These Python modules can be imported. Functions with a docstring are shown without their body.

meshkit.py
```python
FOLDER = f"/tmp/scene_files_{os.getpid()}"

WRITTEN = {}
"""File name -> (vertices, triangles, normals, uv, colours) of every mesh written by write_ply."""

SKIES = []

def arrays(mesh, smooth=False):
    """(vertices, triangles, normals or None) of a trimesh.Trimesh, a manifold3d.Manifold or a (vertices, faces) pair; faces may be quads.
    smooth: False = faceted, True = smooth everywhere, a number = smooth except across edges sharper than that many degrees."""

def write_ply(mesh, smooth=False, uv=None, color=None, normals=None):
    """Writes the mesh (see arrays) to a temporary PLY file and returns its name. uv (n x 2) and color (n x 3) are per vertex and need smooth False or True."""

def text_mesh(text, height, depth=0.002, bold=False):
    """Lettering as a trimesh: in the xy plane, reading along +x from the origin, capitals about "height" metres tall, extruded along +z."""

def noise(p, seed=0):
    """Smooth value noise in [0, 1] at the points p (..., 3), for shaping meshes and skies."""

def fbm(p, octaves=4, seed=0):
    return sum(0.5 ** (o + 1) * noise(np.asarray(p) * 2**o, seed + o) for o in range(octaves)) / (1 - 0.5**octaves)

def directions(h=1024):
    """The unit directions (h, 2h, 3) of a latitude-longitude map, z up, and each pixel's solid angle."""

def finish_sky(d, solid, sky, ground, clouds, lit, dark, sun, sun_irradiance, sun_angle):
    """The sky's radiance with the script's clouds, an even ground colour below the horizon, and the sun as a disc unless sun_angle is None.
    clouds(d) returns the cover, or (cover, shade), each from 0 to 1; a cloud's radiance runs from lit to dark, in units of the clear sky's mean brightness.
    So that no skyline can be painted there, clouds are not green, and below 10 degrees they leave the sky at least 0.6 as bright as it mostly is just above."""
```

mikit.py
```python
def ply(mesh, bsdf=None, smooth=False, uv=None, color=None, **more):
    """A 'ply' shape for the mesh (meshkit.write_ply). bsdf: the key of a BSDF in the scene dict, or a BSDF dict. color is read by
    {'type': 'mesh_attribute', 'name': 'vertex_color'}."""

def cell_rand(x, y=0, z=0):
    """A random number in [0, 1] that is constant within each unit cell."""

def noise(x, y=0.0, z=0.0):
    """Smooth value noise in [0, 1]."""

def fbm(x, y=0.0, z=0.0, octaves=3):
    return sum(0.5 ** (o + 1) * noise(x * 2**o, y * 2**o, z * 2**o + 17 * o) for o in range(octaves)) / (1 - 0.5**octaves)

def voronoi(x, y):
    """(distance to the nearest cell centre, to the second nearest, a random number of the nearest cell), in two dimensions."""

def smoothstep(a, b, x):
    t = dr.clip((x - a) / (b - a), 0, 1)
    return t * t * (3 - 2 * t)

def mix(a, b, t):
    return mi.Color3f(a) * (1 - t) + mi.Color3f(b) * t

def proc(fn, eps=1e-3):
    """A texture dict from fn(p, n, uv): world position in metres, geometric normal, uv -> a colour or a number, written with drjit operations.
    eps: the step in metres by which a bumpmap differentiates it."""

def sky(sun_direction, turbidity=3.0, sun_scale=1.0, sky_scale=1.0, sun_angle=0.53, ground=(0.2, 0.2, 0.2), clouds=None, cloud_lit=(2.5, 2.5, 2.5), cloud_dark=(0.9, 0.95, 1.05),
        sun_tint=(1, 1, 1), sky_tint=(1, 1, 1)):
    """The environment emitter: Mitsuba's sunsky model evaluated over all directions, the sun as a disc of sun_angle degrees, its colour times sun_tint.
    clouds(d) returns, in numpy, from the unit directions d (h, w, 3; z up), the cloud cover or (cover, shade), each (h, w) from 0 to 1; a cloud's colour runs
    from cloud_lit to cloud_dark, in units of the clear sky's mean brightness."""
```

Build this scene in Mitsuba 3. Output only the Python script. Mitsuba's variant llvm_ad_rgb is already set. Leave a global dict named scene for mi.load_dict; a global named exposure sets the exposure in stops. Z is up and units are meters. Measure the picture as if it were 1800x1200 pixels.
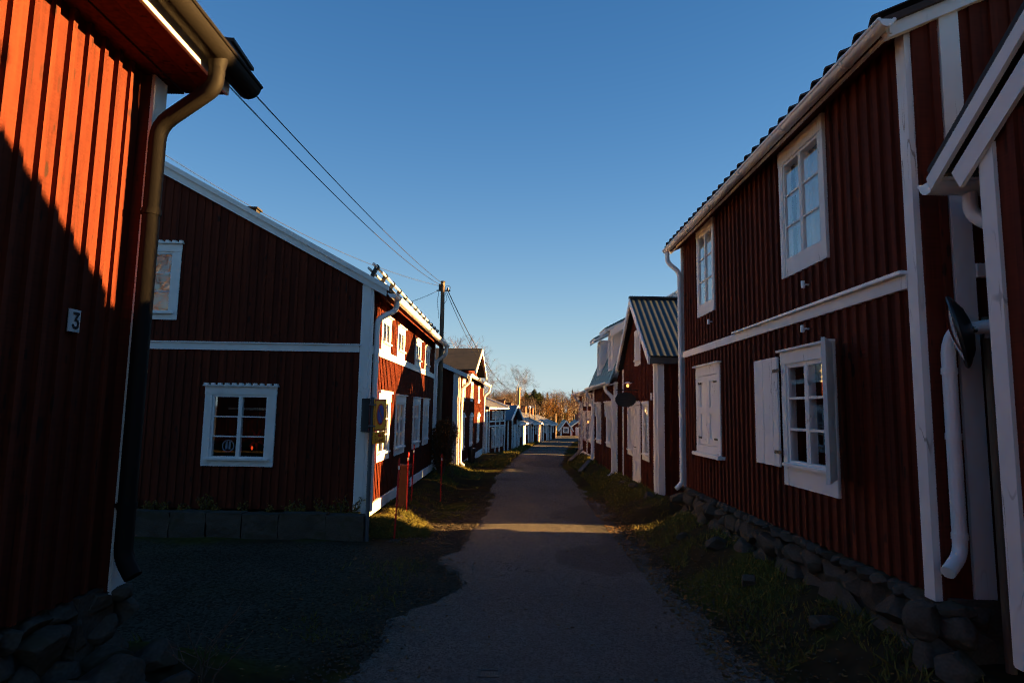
import math
import random
import numpy as np
import trimesh
import drjit as dr
import mitsuba as mi
import mikit
import meshkit
from mikit import proc, noise, fbm, voronoi, cell_rand, smoothstep, mix
from shapely.geometry import Polygon, box as sbox
from shapely.ops import unary_union

# ------------------------------------------------------------------ camera, sky, exposure
K = 1.3                      # metres per survey unit: everything below is laid out in survey units and scaled on output
T = mi.ScalarTransform4f
scene, labels = {"type": "scene"}, {}
F_PX, PITCH, ROLL, YAW = 1080.0, math.atan(122 / 1080.0), 0.0175, math.atan(5 / 1080.0)
EYE = np.array([0.0, 0.0, 1.65])
_fw = np.array([-math.sin(YAW) * math.cos(PITCH), math.cos(YAW) * math.cos(PITCH), math.sin(PITCH)])
_rt = np.array([math.cos(YAW), math.sin(YAW), 0.0])
_up = np.cross(_rt, _fw)
_upr = -math.sin(ROLL) * _rt + math.cos(ROLL) * _up
scene["camera"] = {
    "type": "perspective", "fov": 2 * math.degrees(math.atan(900 / F_PX)), "fov_axis": "x",
    "near_clip": 0.05, "far_clip": 3000.0,
    "to_world": T().look_at(origin=list(EYE * K), target=list((EYE + _fw) * K), up=list(_upr)),
}
SUN = (1.0, 0.012, 0.172)

def haze_band(d):
    """The pale haze of a cold clear evening: thickest at the horizon all the way round, gone some 25 degrees up."""
    e = np.degrees(np.arcsin(np.clip(d[..., 2], -1, 1)))
    return np.clip(1.15 * np.exp(-e / 7.5), 0, 0.8)

scene["sky"] = mikit.sky(SUN, turbidity=2.2, sun_scale=7.0, sky_scale=1.0, sun_tint=(1.0, 0.92, 0.81),
                         sky_tint=(0.45, 1.00, 1.58), ground=(0.05, 0.05, 0.05), clouds=haze_band, cloud_lit=(2.5, 2.95, 3.05))
exposure = 2.4
rng = random.Random(7)
nrng = np.random.default_rng(7)

# ------------------------------------------------------------------ materials
def two(b):
    return {"type": "twosided", "bsdf": b}

def prin(color, rough=0.7, **kw):
    c = color if isinstance(color, dict) else {"type": "rgb", "value": list(color)}
    return two({"type": "principled", "base_color": c, "roughness": rough, "specular": kw.pop("specular", 0.3), **kw})

def red_paint(lo, hi, seed):
    """Falu red distemper on sawn boards: vertical grain, worn streaks, fine drying cracks and small dark knots."""
    def fn(p, n, uv):
        g = fbm(p.x * 42 + seed, p.y * 42, p.z * 1.7, 3)
        b = fbm(p.x * 2.1 + seed, p.y * 2.1, p.z * 0.7, 3)
        saw = noise(p.x * 9, p.y * 9 + seed, p.z * 90)
        sp = noise(p.x * 34, p.y * 34 + seed, p.z * 7)
        spot = smoothstep(0.72, 0.84, sp) * smoothstep(0.42, 0.66, fbm(p.x * 3 + 9, p.y * 3, p.z * 1.3 + seed, 2))
        cr = (1 - smoothstep(0.006, 0.03, dr.abs(noise(p.x * 60 + 5, p.y * 60, p.z * 1.1 + seed) - 0.5))) * smoothstep(0.55, 0.75, fbm(p.x * 4, p.y * 4 + 3, p.z * 1.5, 2))
        c = mix(lo, hi, smoothstep(0.22, 0.78, 0.50 * g + 0.35 * b + 0.15 * saw))
        return mix(c, (0.018, 0.010, 0.008), dr.clip(0.8 * spot + 0.6 * cr, 0, 0.85))
    return fn

RED = []
for i, (lo, hi) in enumerate([((0.054, 0.0105, 0.0052), (0.106, 0.0200, 0.0088)), ((0.046, 0.0090, 0.0047), (0.092, 0.0175, 0.0080)),
                              ((0.064, 0.0120, 0.0057), (0.122, 0.0235, 0.0100))]):
    scene["m_red_%d" % i] = prin(proc(red_paint(lo, hi, 11.3 * i)), 0.85, specular=0.15)
    RED.append("m_red_%d" % i)

def white_paint(base, wear):
    def fn(p, n, uv):
        g = fbm(p.x * 9, p.y * 9, p.z * 3, 3)
        cr = dr.abs(noise(p.x * 23 + 3, p.y * 23, p.z * 2.2) - 0.5)
        chip = (1 - smoothstep(0.008, 0.03, cr)) * smoothstep(0.55, 0.72, fbm(p.x * 2.6, p.y * 2.6 + 4, p.z * 1.6, 3))
        c = mix((base * 0.90, base * 0.88, base * 0.85), (base, base, base * 0.98), g)
        return mix(c, (0.21, 0.19, 0.17), wear * chip)
    return fn

scene["m_white"] = prin(proc(white_paint(0.72, 0.25)), 0.55)
scene["m_white_worn"] = prin(proc(white_paint(0.66, 0.9)), 0.7)
scene["m_white_metal"] = prin((0.66, 0.66, 0.66), 0.35, specular=0.5)
scene["m_brown_metal"] = prin((0.010, 0.0085, 0.0075), 0.65, specular=0.12)
scene["m_black"] = prin((0.012, 0.012, 0.013), 0.35, specular=0.5)
scene["m_chrome"] = two({"type": "roughconductor", "material": "Al", "alpha": 0.12})
scene["m_mirror"] = two({"type": "roughconductor", "material": "Al", "alpha": 0.02})
scene["m_roof_dark"] = prin(proc(lambda p, n, uv: mix((0.014, 0.014, 0.015), (0.032, 0.029, 0.027), fbm(p.x * 4, p.y * 4, p.z * 4, 3))), 0.75)
scene["m_tile"] = prin(proc(lambda p, n, uv: mix((0.030, 0.020, 0.017), (0.060, 0.034, 0.026), fbm(p.x * 5, p.y * 5, p.z * 5, 3))), 0.8)

def _teal(p, n, uv):
    g = fbm(p.x * 1.7, p.y * 1.7, p.z * 1.7, 3)
    s = smoothstep(0.62, 0.78, fbm(p.x * 5, p.y * 5, p.z * 2, 3))
    return mix(mix((0.055, 0.115, 0.120), (0.080, 0.150, 0.152), g), (0.16, 0.17, 0.15), 0.5 * s)
scene["m_teal_metal"] = prin(proc(_teal), 0.42, specular=0.5)
scene["m_grey_metal"] = prin(proc(lambda p, n, uv: mix((0.050, 0.050, 0.048), (0.105, 0.100, 0.092), fbm(p.x * 2, p.y * 2, p.z * 2, 4))), 0.5, specular=0.5)
scene["m_steel_corr"] = prin(proc(lambda p, n, uv: mix((0.018, 0.026, 0.031), (0.036, 0.045, 0.049), fbm(p.x * 2, p.y * 1.2, p.z * 1.2, 3))), 0.36, specular=0.5)
scene["m_blue_metal"] = prin((0.055, 0.105, 0.150), 0.4, specular=0.5)
scene["m_glass"] = {"type": "thindielectric", "int_ior": 1.95}      # one sheet stands for the two panes of a double window
scene["m_glass_single"] = {"type": "thindielectric", "int_ior": 1.5}
scene["m_room"] = two({"type": "diffuse", "reflectance": {"type": "rgb", "value": [0.05, 0.045, 0.04]}})
scene["m_curtain"] = two({"type": "diffuse", "reflectance": proc(lambda p, n, uv: mix((0.52, 0.50, 0.46), (0.66, 0.65, 0.62), noise(p.x * 14, p.y * 14, p.z * 1.5)))})
scene["m_gauze"] = two({"type": "diffuse", "reflectance": {"type": "rgb", "value": [0.42, 0.42, 0.42]}})

def _asphalt(p, n, uv):
    f1, f2, r = voronoi(p.x * 62, p.y * 62)
    b = fbm(p.x * 0.8, p.y * 0.8, 0.0, 4)
    fine = fbm(p.x * 30, p.y * 30, 0.0, 2)
    c = mix((0.072, 0.064, 0.053), (0.130, 0.116, 0.096), 0.6 * b + 0.4 * fine)
    c = c * (0.45 + 1.0 * r)
    grit = smoothstep(0.86, 0.94, noise(p.x * 26 + 4, p.y * 26)) * smoothstep(0.45, 0.65, fbm(p.x * 1.1 + 12, p.y * 1.1, 0.0, 3))
    c = mix(c, (0.20, 0.17, 0.13), 0.6 * grit)
    wx, wy = fbm(p.x * 2.2, p.y * 2.2 + 8, 0.0, 3), fbm(p.x * 2.2 + 5, p.y * 2.2, 0.0, 3)
    h1, h2, r2 = voronoi(p.x * 0.55 + 0.6 * wx, p.y * 0.42 + 0.6 * wy)
    crack = (1 - smoothstep(0.004, 0.016, h2 - h1)) * smoothstep(0.48, 0.62, fbm(p.x * 0.7 + 21, p.y * 0.7, 0.0, 2))
    tar = smoothstep(0.56, 0.60, fbm(p.x * 0.55 + 7, p.y * 0.42 + 2, 0.0, 4) + 0.04 * fine)
    c = mix(c, c * 0.55, 0.8 * tar)
    return mix(c, (0.018, 0.017, 0.016), 0.85 * crack)
scene["m_asphalt_flat"] = {"type": "principled", "base_color": proc(_asphalt), "roughness": 0.82, "specular": 0.35}
scene["m_asphalt"] = two({"type": "bumpmap", "bump_texture": proc(lambda p, n, uv: fbm(p.x * 55, p.y * 55, 0.0, 2) + 0.6 * noise(p.x * 17, p.y * 17), 2e-3), "scale": 0.022,
                          "bsdf": {"type": "ref", "id": "m_asphalt_flat"}})

def _ground(p, n, uv):
    x, y = p.x / K, p.y / K
    b = fbm(p.x * 1.3, p.y * 1.3, 0.0, 4)
    f1, f2, r = voronoi(p.x * 38, p.y * 38)
    gravel = mix((0.026, 0.022, 0.016), (0.080, 0.067, 0.050), r) * (0.75 + 0.5 * b)
    soil = mix((0.020, 0.016, 0.010), (0.050, 0.038, 0.022), fbm(p.x * 9, p.y * 9, 0.0, 3))
    moss = mix((0.030, 0.030, 0.010), (0.070, 0.066, 0.018), fbm(p.x * 14, p.y * 14, 0.0, 3))
    w = b - 0.5
    green = smoothstep(0.45, 0.62, fbm(p.x * 0.9 + 31, p.y * 0.9, 0.0, 4))
    c = mix(soil, moss, green)
    lot = smoothstep(-1.35, -0.95, x + 1.1 * w - 9.0 * smoothstep(10.5, 13.0, y + w)) * smoothstep(1.75, 1.5, x + 0.6 * w)
    yard = smoothstep(3.9, 4.5, y + 1.2 * w) * smoothstep(8.25, 7.7, y + 0.9 * w) * smoothstep(0.0, -0.4, x)
    return mix(c, gravel, dr.clip(lot + yard, 0, 1) * 0.9)
scene["m_ground_flat"] = {"type": "diffuse", "reflectance": proc(_ground)}
scene["m_ground"] = two({"type": "bumpmap", "bump_texture": proc(lambda p, n, uv: fbm(p.x * 22, p.y * 22, 0.0, 3), 3e-3), "scale": 0.03, "bsdf": {"type": "ref", "id": "m_ground_flat"}})

def _stone(p, n, uv):
    g = fbm(p.x * 5, p.y * 5, p.z * 5, 4)
    s = noise(p.x * 70, p.y * 70, p.z * 70)
    lichen = smoothstep(0.58, 0.7, fbm(p.x * 7 + 3, p.y * 7, p.z * 7, 3))
    return mix(mix((0.036, 0.030, 0.025), (0.115, 0.098, 0.080), 0.55 * g + 0.45 * s), (0.050, 0.048, 0.028), 0.5 * lichen)
scene["m_stone_flat"] = {"type": "diffuse", "reflectance": proc(_stone)}
scene["m_stone"] = two({"type": "bumpmap", "bump_texture": proc(lambda p, n, uv: fbm(p.x * 16, p.y * 16, p.z * 16, 3), 3e-3), "scale": 0.03, "bsdf": {"type": "ref", "id": "m_stone_flat"}})
scene["m_brick"] = prin(proc(lambda p, n, uv: mix((0.16, 0.055, 0.035), (0.26, 0.095, 0.06), noise(p.x * 6, p.y * 6, p.z * 14))), 0.9)
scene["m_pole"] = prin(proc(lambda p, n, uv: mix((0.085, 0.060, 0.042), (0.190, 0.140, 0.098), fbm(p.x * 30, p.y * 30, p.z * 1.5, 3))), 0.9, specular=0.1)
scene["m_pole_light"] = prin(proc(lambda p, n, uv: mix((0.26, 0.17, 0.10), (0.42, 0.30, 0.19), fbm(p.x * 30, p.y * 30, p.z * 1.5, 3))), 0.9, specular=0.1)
scene["m_end_grain"] = prin((0.5, 0.42, 0.32), 0.8)
scene["m_cable"] = prin((0.012, 0.012, 0.012), 0.6)
scene["m_stake"] = prin((0.55, 0.018, 0.022), 0.4)
scene["m_reflex"] = prin((0.75, 0.75, 0.72), 0.3)
scene["m_box_red"] = prin((0.045, 0.009, 0.007), 0.6)
scene["m_sign_yellow"] = prin((0.86, 0.32, 0.008), 0.45)
scene["m_sign_blue"] = prin((0.014, 0.05, 0.27), 0.4)
scene["m_sign_red"] = prin((0.42, 0.012, 0.014), 0.4)
scene["m_sign_dark"] = prin((0.016, 0.020, 0.022), 0.5)
scene["m_post_grey"] = prin((0.085, 0.095, 0.105), 0.45)
scene["m_plate"] = prin((0.46, 0.46, 0.46), 0.6)
scene["m_ink"] = prin((0.015, 0.015, 0.015), 0.6)
scene["m_wood_grey"] = prin(proc(lambda p, n, uv: mix((0.07, 0.063, 0.055), (0.15, 0.135, 0.115), fbm(p.x * 20, p.y * 20, p.z * 3, 3))), 0.9)
scene["m_bark"] = prin(proc(lambda p, n, uv: mix((0.10, 0.085, 0.07), (0.55, 0.50, 0.44), smoothstep(0.40, 0.55, fbm(p.x * 3, p.y * 3, p.z * 1.8, 3)))), 0.9, specular=0.1)
scene["m_bark_dark"] = prin((0.10, 0.075, 0.06), 0.9, specular=0.1)
scene["m_pine_bark"] = prin((0.24, 0.115, 0.06), 0.9, specular=0.1)
scene["m_twig"] = two({"type": "diffuse", "reflectance": {"type": "rgb", "value": [0.085, 0.048, 0.032]}})
scene["m_twig_gold"] = two({"type": "diffuse", "reflectance": {"type": "rgb", "value": [0.125, 0.062, 0.020]}})
scene["m_twig_grey"] = two({"type": "diffuse", "reflectance": {"type": "rgb", "value": [0.085, 0.062, 0.052]}})
scene["m_needle"] = two({"type": "diffuse", "reflectance": {"type": "rgb", "value": [0.040, 0.050, 0.020]}})
scene["m_needle_pine"] = two({"type": "diffuse", "reflectance": {"type": "rgb", "value": [0.065, 0.078, 0.030]}})
scene["m_bush_leaf"] = two({"type": "principledthin", "base_color": proc(lambda p, n, uv: mix((0.06, 0.028, 0.014), (0.15, 0.06, 0.022), noise(p.x * 9, p.y * 9, p.z * 9))), "roughness": 0.7, "diff_trans": 0.4}) if False else prin(proc(lambda p, n, uv: mix((0.06, 0.028, 0.014), (0.15, 0.06, 0.022), noise(p.x * 9, p.y * 9, p.z * 9))), 0.8, specular=0.1)
scene["m_leaf_yellow"] = prin(proc(lambda p, n, uv: mix((0.09, 0.07, 0.016), (0.20, 0.12, 0.025), noise(p.x * 15, p.y * 15, p.z * 15))), 0.8, specular=0.1)
scene["m_grass"] = prin(proc(lambda p, n, uv: mix((0.050, 0.060, 0.013), (0.175, 0.142, 0.032), fbm(p.x * 4, p.y * 4, p.z * 4, 3))), 0.75, specular=0.15)
scene["m_litter"] = prin(proc(lambda p, n, uv: mix((0.05, 0.026, 0.010), (0.19, 0.10, 0.035), cell_rand(p.x * 12, p.y * 12))), 0.8, specular=0.1)
scene["m_ornament"] = prin((0.30, 0.012, 0.010), 0.5)
scene["m_pale_blue"] = prin((0.25, 0.32, 0.42), 0.5)
scene["m_iron"] = prin((0.028, 0.027, 0.026), 0.6, specular=0.5)

# ------------------------------------------------------------------ mesh helpers
def M(v, f):
    f = np.asarray(f, int)
    if f.shape[1] == 4:
        f = np.vstack([f[:, [0, 1, 2]], f[:, [0, 2, 3]]])
    return np.asarray(v, float), f

def merge(ms):
    vs, fs, o = [], [], 0
    for v, f in ms:
        vs.append(v); fs.append(f + o); o += len(v)
    return np.vstack(vs), np.vstack(fs)

BOXF = [[0, 3, 2, 1], [4, 5, 6, 7], [0, 1, 5, 4], [1, 2, 6, 5], [2, 3, 7, 6], [3, 0, 4, 7]]

class Fr:
    """A wall frame: o (x, y) a point of the wall line, u along it, n outward; points are (u, d, z)."""
    def __init__(s, o, u, n):
        s.o, s.u, s.n = np.array(o, float), np.array(u, float) / np.hypot(*u), np.array(n, float) / np.hypot(*n)

    def m(s, a):
        a = np.asarray(a, float)
        xy = s.o + a[:, :1] * s.u + a[:, 1:2] * s.n
        return np.column_stack([xy, a[:, 2]])

    def p(s, u, d, z):
        return s.m([[u, d, z]])[0]

    def box(s, u0, u1, d0, d1, z0, z1):
        return M(s.m([[u0, d0, z0], [u1, d0, z0], [u1, d1, z0], [u0, d1, z0], [u0, d0, z1], [u1, d0, z1], [u1, d1, z1], [u0, d1, z1]]), BOXF)

    def poly(s, pg, d0, d1):
        out = []
        for g in getattr(pg, "geoms", [pg]):
            if g.is_empty or g.geom_type != "Polygon" or g.area < 1e-6:
                continue
            t = trimesh.creation.extrude_polygon(g, d1 - d0, engine="earcut")
            v = np.array(t.vertices)
            out.append((s.m(np.column_stack([v[:, 0], d0 + v[:, 2], v[:, 1]])), np.array(t.faces)))
        return merge(out) if out else None

    def quad(s, u0, u1, d, z0, z1):
        return M(s.m([[u0, d, z0], [u1, d, z0], [u1, d, z1], [u0, d, z1]]), [[0, 1, 2, 3]])

WORLD = Fr((0, 0), (1, 0), (0, 1))

def wbox(x0, x1, y0, y1, z0, z1):
    return WORLD.box(x0, x1, y0, y1, z0, z1)

def slab(a, b, c, d, th):
    """A flat plate with corners a b c d (in order), thickened by th against its normal."""
    q = np.array([a, b, c, d], float)
    n = np.cross(q[1] - q[0], q[3] - q[0]); n /= np.linalg.norm(n)
    if n[2] < 0:
        n = -n
    return M(np.vstack([q - n * th, q]), BOXF)

def beam(a, b, w, h, up=(0, 0, 1)):
    """A rectangular bar from a to b: w across, h along up."""
    a, b = np.array(a, float), np.array(b, float)
    t = (b - a) / np.linalg.norm(b - a)
    if abs(t @ np.asarray(up, float)) > .99:
        up = (0, 1, 0) if abs(t[1]) < .9 else (1, 0, 0)
    s = np.cross(t, up); s /= np.linalg.norm(s)
    v = np.cross(s, t)
    c = [-s * w / 2 - v * h / 2, s * w / 2 - v * h / 2, s * w / 2 + v * h / 2, -s * w / 2 + v * h / 2]
    return M(np.array([a + k for k in c] + [b + k for k in c]), BOXF)

def rounded(path, r, n=5):
    p = [np.array(q, float) for q in path]
    out = [p[0]]
    for i in range(1, len(p) - 1):
        a, b = p[i - 1] - p[i], p[i + 1] - p[i]
        la, lb = np.linalg.norm(a), np.linalg.norm(b)
        k = min(r, 0.45 * la, 0.45 * lb)
        s, e = p[i] + a / la * k, p[i] + b / lb * k
        for t in np.linspace(0, 1, n):
            out.append((1 - t) ** 2 * s + 2 * t * (1 - t) * p[i] + t * t * e)
    out.append(p[-1])
    return out

def tube(path, r, sides=12, caps=True):
    p = np.array(path, float)
    r = np.broadcast_to(np.asarray(r, float), (len(p),))
    t = np.gradient(p, axis=0); t /= np.linalg.norm(t, axis=1, keepdims=True) + 1e-12
    a = np.cross(t[0], [0, 0, 1.0] if abs(t[0][2]) < 0.9 else [1.0, 0, 0]); a /= np.linalg.norm(a)
    ang = np.arange(sides) * 2 * np.pi / sides
    V = []
    for i in range(len(p)):
        a = a - t[i] * (a @ t[i]); a /= np.linalg.norm(a)
        b = np.cross(t[i], a)
        V.append(p[i] + r[i] * (np.cos(ang)[:, None] * a + np.sin(ang)[:, None] * b))
    V = np.vstack(V)
    i, j = np.meshgrid(np.arange(len(p) - 1), np.arange(sides), indexing="ij")
    q = np.stack([i * sides + j, i * sides + (j + 1) % sides, (i + 1) * sides + (j + 1) % sides, (i + 1) * sides + j], -1).reshape(-1, 4)
    f = np.vstack([q[:, [0, 1, 2]], q[:, [0, 2, 3]]])
    if caps:
        n = len(V)
        V = np.vstack([V, p[0], p[-1]])
        k = np.arange(sides)
        f = np.vstack([f, np.column_stack([np.full(sides, n), (k + 1) % sides, k]),
                       np.column_stack([np.full(sides, n + 1), (len(p) - 1) * sides + k, (len(p) - 1) * sides + (k + 1) % sides])])
    return V, f

def gutter(a, b, r, sides=10, th=0.012):
    """A half-round gutter with thickness and end caps."""
    a, b = np.array(a, float), np.array(b, float)
    t = (b - a) / np.linalg.norm(b - a)
    s = np.cross(t, [0, 0, 1.0]); s /= np.linalg.norm(s)
    ang = np.linspace(np.pi, 2 * np.pi, sides + 1)
    ring = lambda rr: np.cos(ang)[:, None] * s * rr + np.sin(ang)[:, None] * np.array([0, 0, 1.0]) * rr
    prof = np.vstack([ring(r), ring(r - th)[::-1]])
    m = len(prof)
    V = np.vstack([a + prof, b + prof])
    k = np.arange(m)
    f = [[i, (i + 1) % m, m + (i + 1) % m, m + i] for i in k]
    parts = [M(V, f)]
    for e in (a, b):
        c = np.vstack([e + ring(r), [e]])
        parts.append((c, np.array([[len(c) - 1, i, i + 1] for i in range(sides)])))
    for side in (1, -1):
        parts.append(tube([a + s * side * r, b + s * side * r], 0.012, 6))
    return merge(parts)

def ball(c, r, sub=2):
    t = trimesh.creation.icosphere(subdivisions=sub)
    return np.array(t.vertices) * np.asarray(r) + np.asarray(c), np.array(t.faces)

def rock(c, r, seed, sub=2, flat=0.0):
    t = trimesh.creation.icosphere(subdivisions=sub)
    v = np.array(t.vertices)
    g = np.random.default_rng(seed)
    v *= 1 + 0.35 * (meshkit.fbm(v * 1.1 + seed % 97, 2)[:, None] - 0.5)
    for _ in range(11):                      # broken flat by a dozen random cuts, then roughened
        n = g.normal(size=3); n /= np.linalg.norm(n)
        d = g.uniform(0.50, 0.82)
        over = np.maximum(v @ n - d, 0)
        v = v - over[:, None] * n
    v *= 1 + 0.09 * (meshkit.fbm(v * 3.1 + seed % 89, 3)[:, None] - 0.5)
    return v * np.asarray(r) * 1.12 + np.asarray(c), np.array(t.faces)

# ------------------------------------------------------------------ naming
def newkey(base):
    k, i = base, 0
    while k in scene or k in labels or k in USED:
        i += 1
        k = "%s_%03d" % (base, i)
    USED.add(k)
    return k
USED = set()

def thing(name, label, cat, group=None):
    k = newkey(name)
    labels[k] = {"label": label, "category": cat}
    if group:
        labels[k]["group"] = group
    return k

def put(parent, name, mesh, mat, smooth=False, label=None, kind=None, **more):
    """One entry: a part (or sub-part) under parent, or a thing's own mesh when name is empty."""
    if mesh is None:
        return None
    k = newkey(parent + "__" + name) if name else parent
    v, f = mesh
    scene[k] = mikit.ply((np.asarray(v) * K, f), mat, smooth=smooth, **more)
    if label:
        labels.setdefault(k, {})["label"] = label
    if kind:
        labels.setdefault(k, {})["kind"] = kind
    return k

def structure(name, mesh, mat, smooth=False, kind="structure"):
    k = newkey(name)
    v, f = mesh
    scene[k] = mikit.ply((np.asarray(v) * K, f), mat, smooth=smooth)
    labels[k] = {"kind": kind}
    return k

# ------------------------------------------------------------------ ground
GY = np.array([-400, 14, 18, 26, 38, 48, 58, 120, 500.0])
GZ = np.array([-0.055, -0.055, -0.06, -0.20, -0.48, -0.62, -0.75, -0.9, -0.9])

RYL = np.array([-6, 3.5, 4.0, 4.3, 5.2, 5.6, 6.05, 6.4, 6.7, 7.1, 7.7, 8.8, 9.7, 12.6, 15.8, 20, 26, 38, 47, 56, 60])
RXL = np.array([-1.5, -1.25, -1.14, -1.03, -1.06, -.82, -.66, -.52, -.62, -1.0, -.72, -.68, -.54, -.50, -.50, -.20, .17, 1.1, 2.05, 3.2, 3.6])
RYR = np.array([-6, 5, 9, 14, 20, 26, 36, 47, 56, 60])
RXR = np.array([1.7, 1.72, 1.66, 1.6, 1.6, 2.2, 3.2, 4.7, 6.5, 8.0])

def gh(x, y):
    x, y = np.asarray(x, float), np.asarray(y, float)
    g = np.interp(y, GY, GZ)
    st = lambda a, b, t: np.clip((t - a) / (b - a), 0, 1) ** 2 * (3 - 2 * np.clip((t - a) / (b - a), 0, 1))
    xr, xl = np.interp(y, RYR, RXR), np.interp(y, RYL, RXL)
    g = g + 0.022 * np.exp(-((x - 0.5 * (xl + xr)) / 0.9) ** 2)
    alley = 1 - 0.9 * st(8.55, 8.75, y) * (1 - st(9.45, 9.75, y))          # the passage between the two houses lies low
    g = g + 0.37 * st(-0.1, 0.72, x - xr) * (1 - st(2.7, 4.0, x)) * alley * (1 - st(20, 30, y)) * st(-4, 0, y)
    g = g + 0.18 * st(-1.1, -1.75, x) * st(8.3, 8.6, y) * (1 - st(20, 26, y))
    g = g + 0.35 * st(-1.35, -2.2, x) * (1 - st(3.6, 4.6, y)) * st(-4, 0, y)
    rough = meshkit.fbm(np.stack([x * 1.9, y * 1.9, np.zeros_like(x)], -1), 3, 3) - 0.5
    off = np.clip(np.maximum(xl - x, x - xr) / 0.35, 0, 1)
    return g + rough * 0.07 * off * np.exp(-np.maximum(y - 40, 0) / 60)

def grid(xs, ys, zf):
    X, Y = np.meshgrid(xs, ys)
    v = np.column_stack([X.ravel(), Y.ravel(), zf(X, Y).ravel()])
    n = len(xs)
    i, j = np.meshgrid(np.arange(len(ys) - 1), np.arange(n - 1), indexing="ij")
    q = np.stack([i * n + j, i * n + j + 1, (i + 1) * n + j + 1, (i + 1) * n + j], -1).reshape(-1, 4)
    return M(v, q)

def warp_axis(parts):
    return np.unique(np.round(np.concatenate([np.arange(a, b + 1e-6, s) for a, b, s in parts]), 4))

xs = warp_axis([(-900, -60, 60), (-60, -12, 3), (-12, -4, .5), (-4, 4, .09), (4, 12, .4), (12, 60, 3), (60, 900, 60)])
ys = warp_axis([(-900, -60, 60), (-60, -6, 3), (-6, 14, .09), (14, 30, .2), (30, 70, .8), (70, 200, 10), (200, 1800, 100)])
structure("ground", grid(xs, ys, gh), "m_ground", smooth=True)

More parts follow.
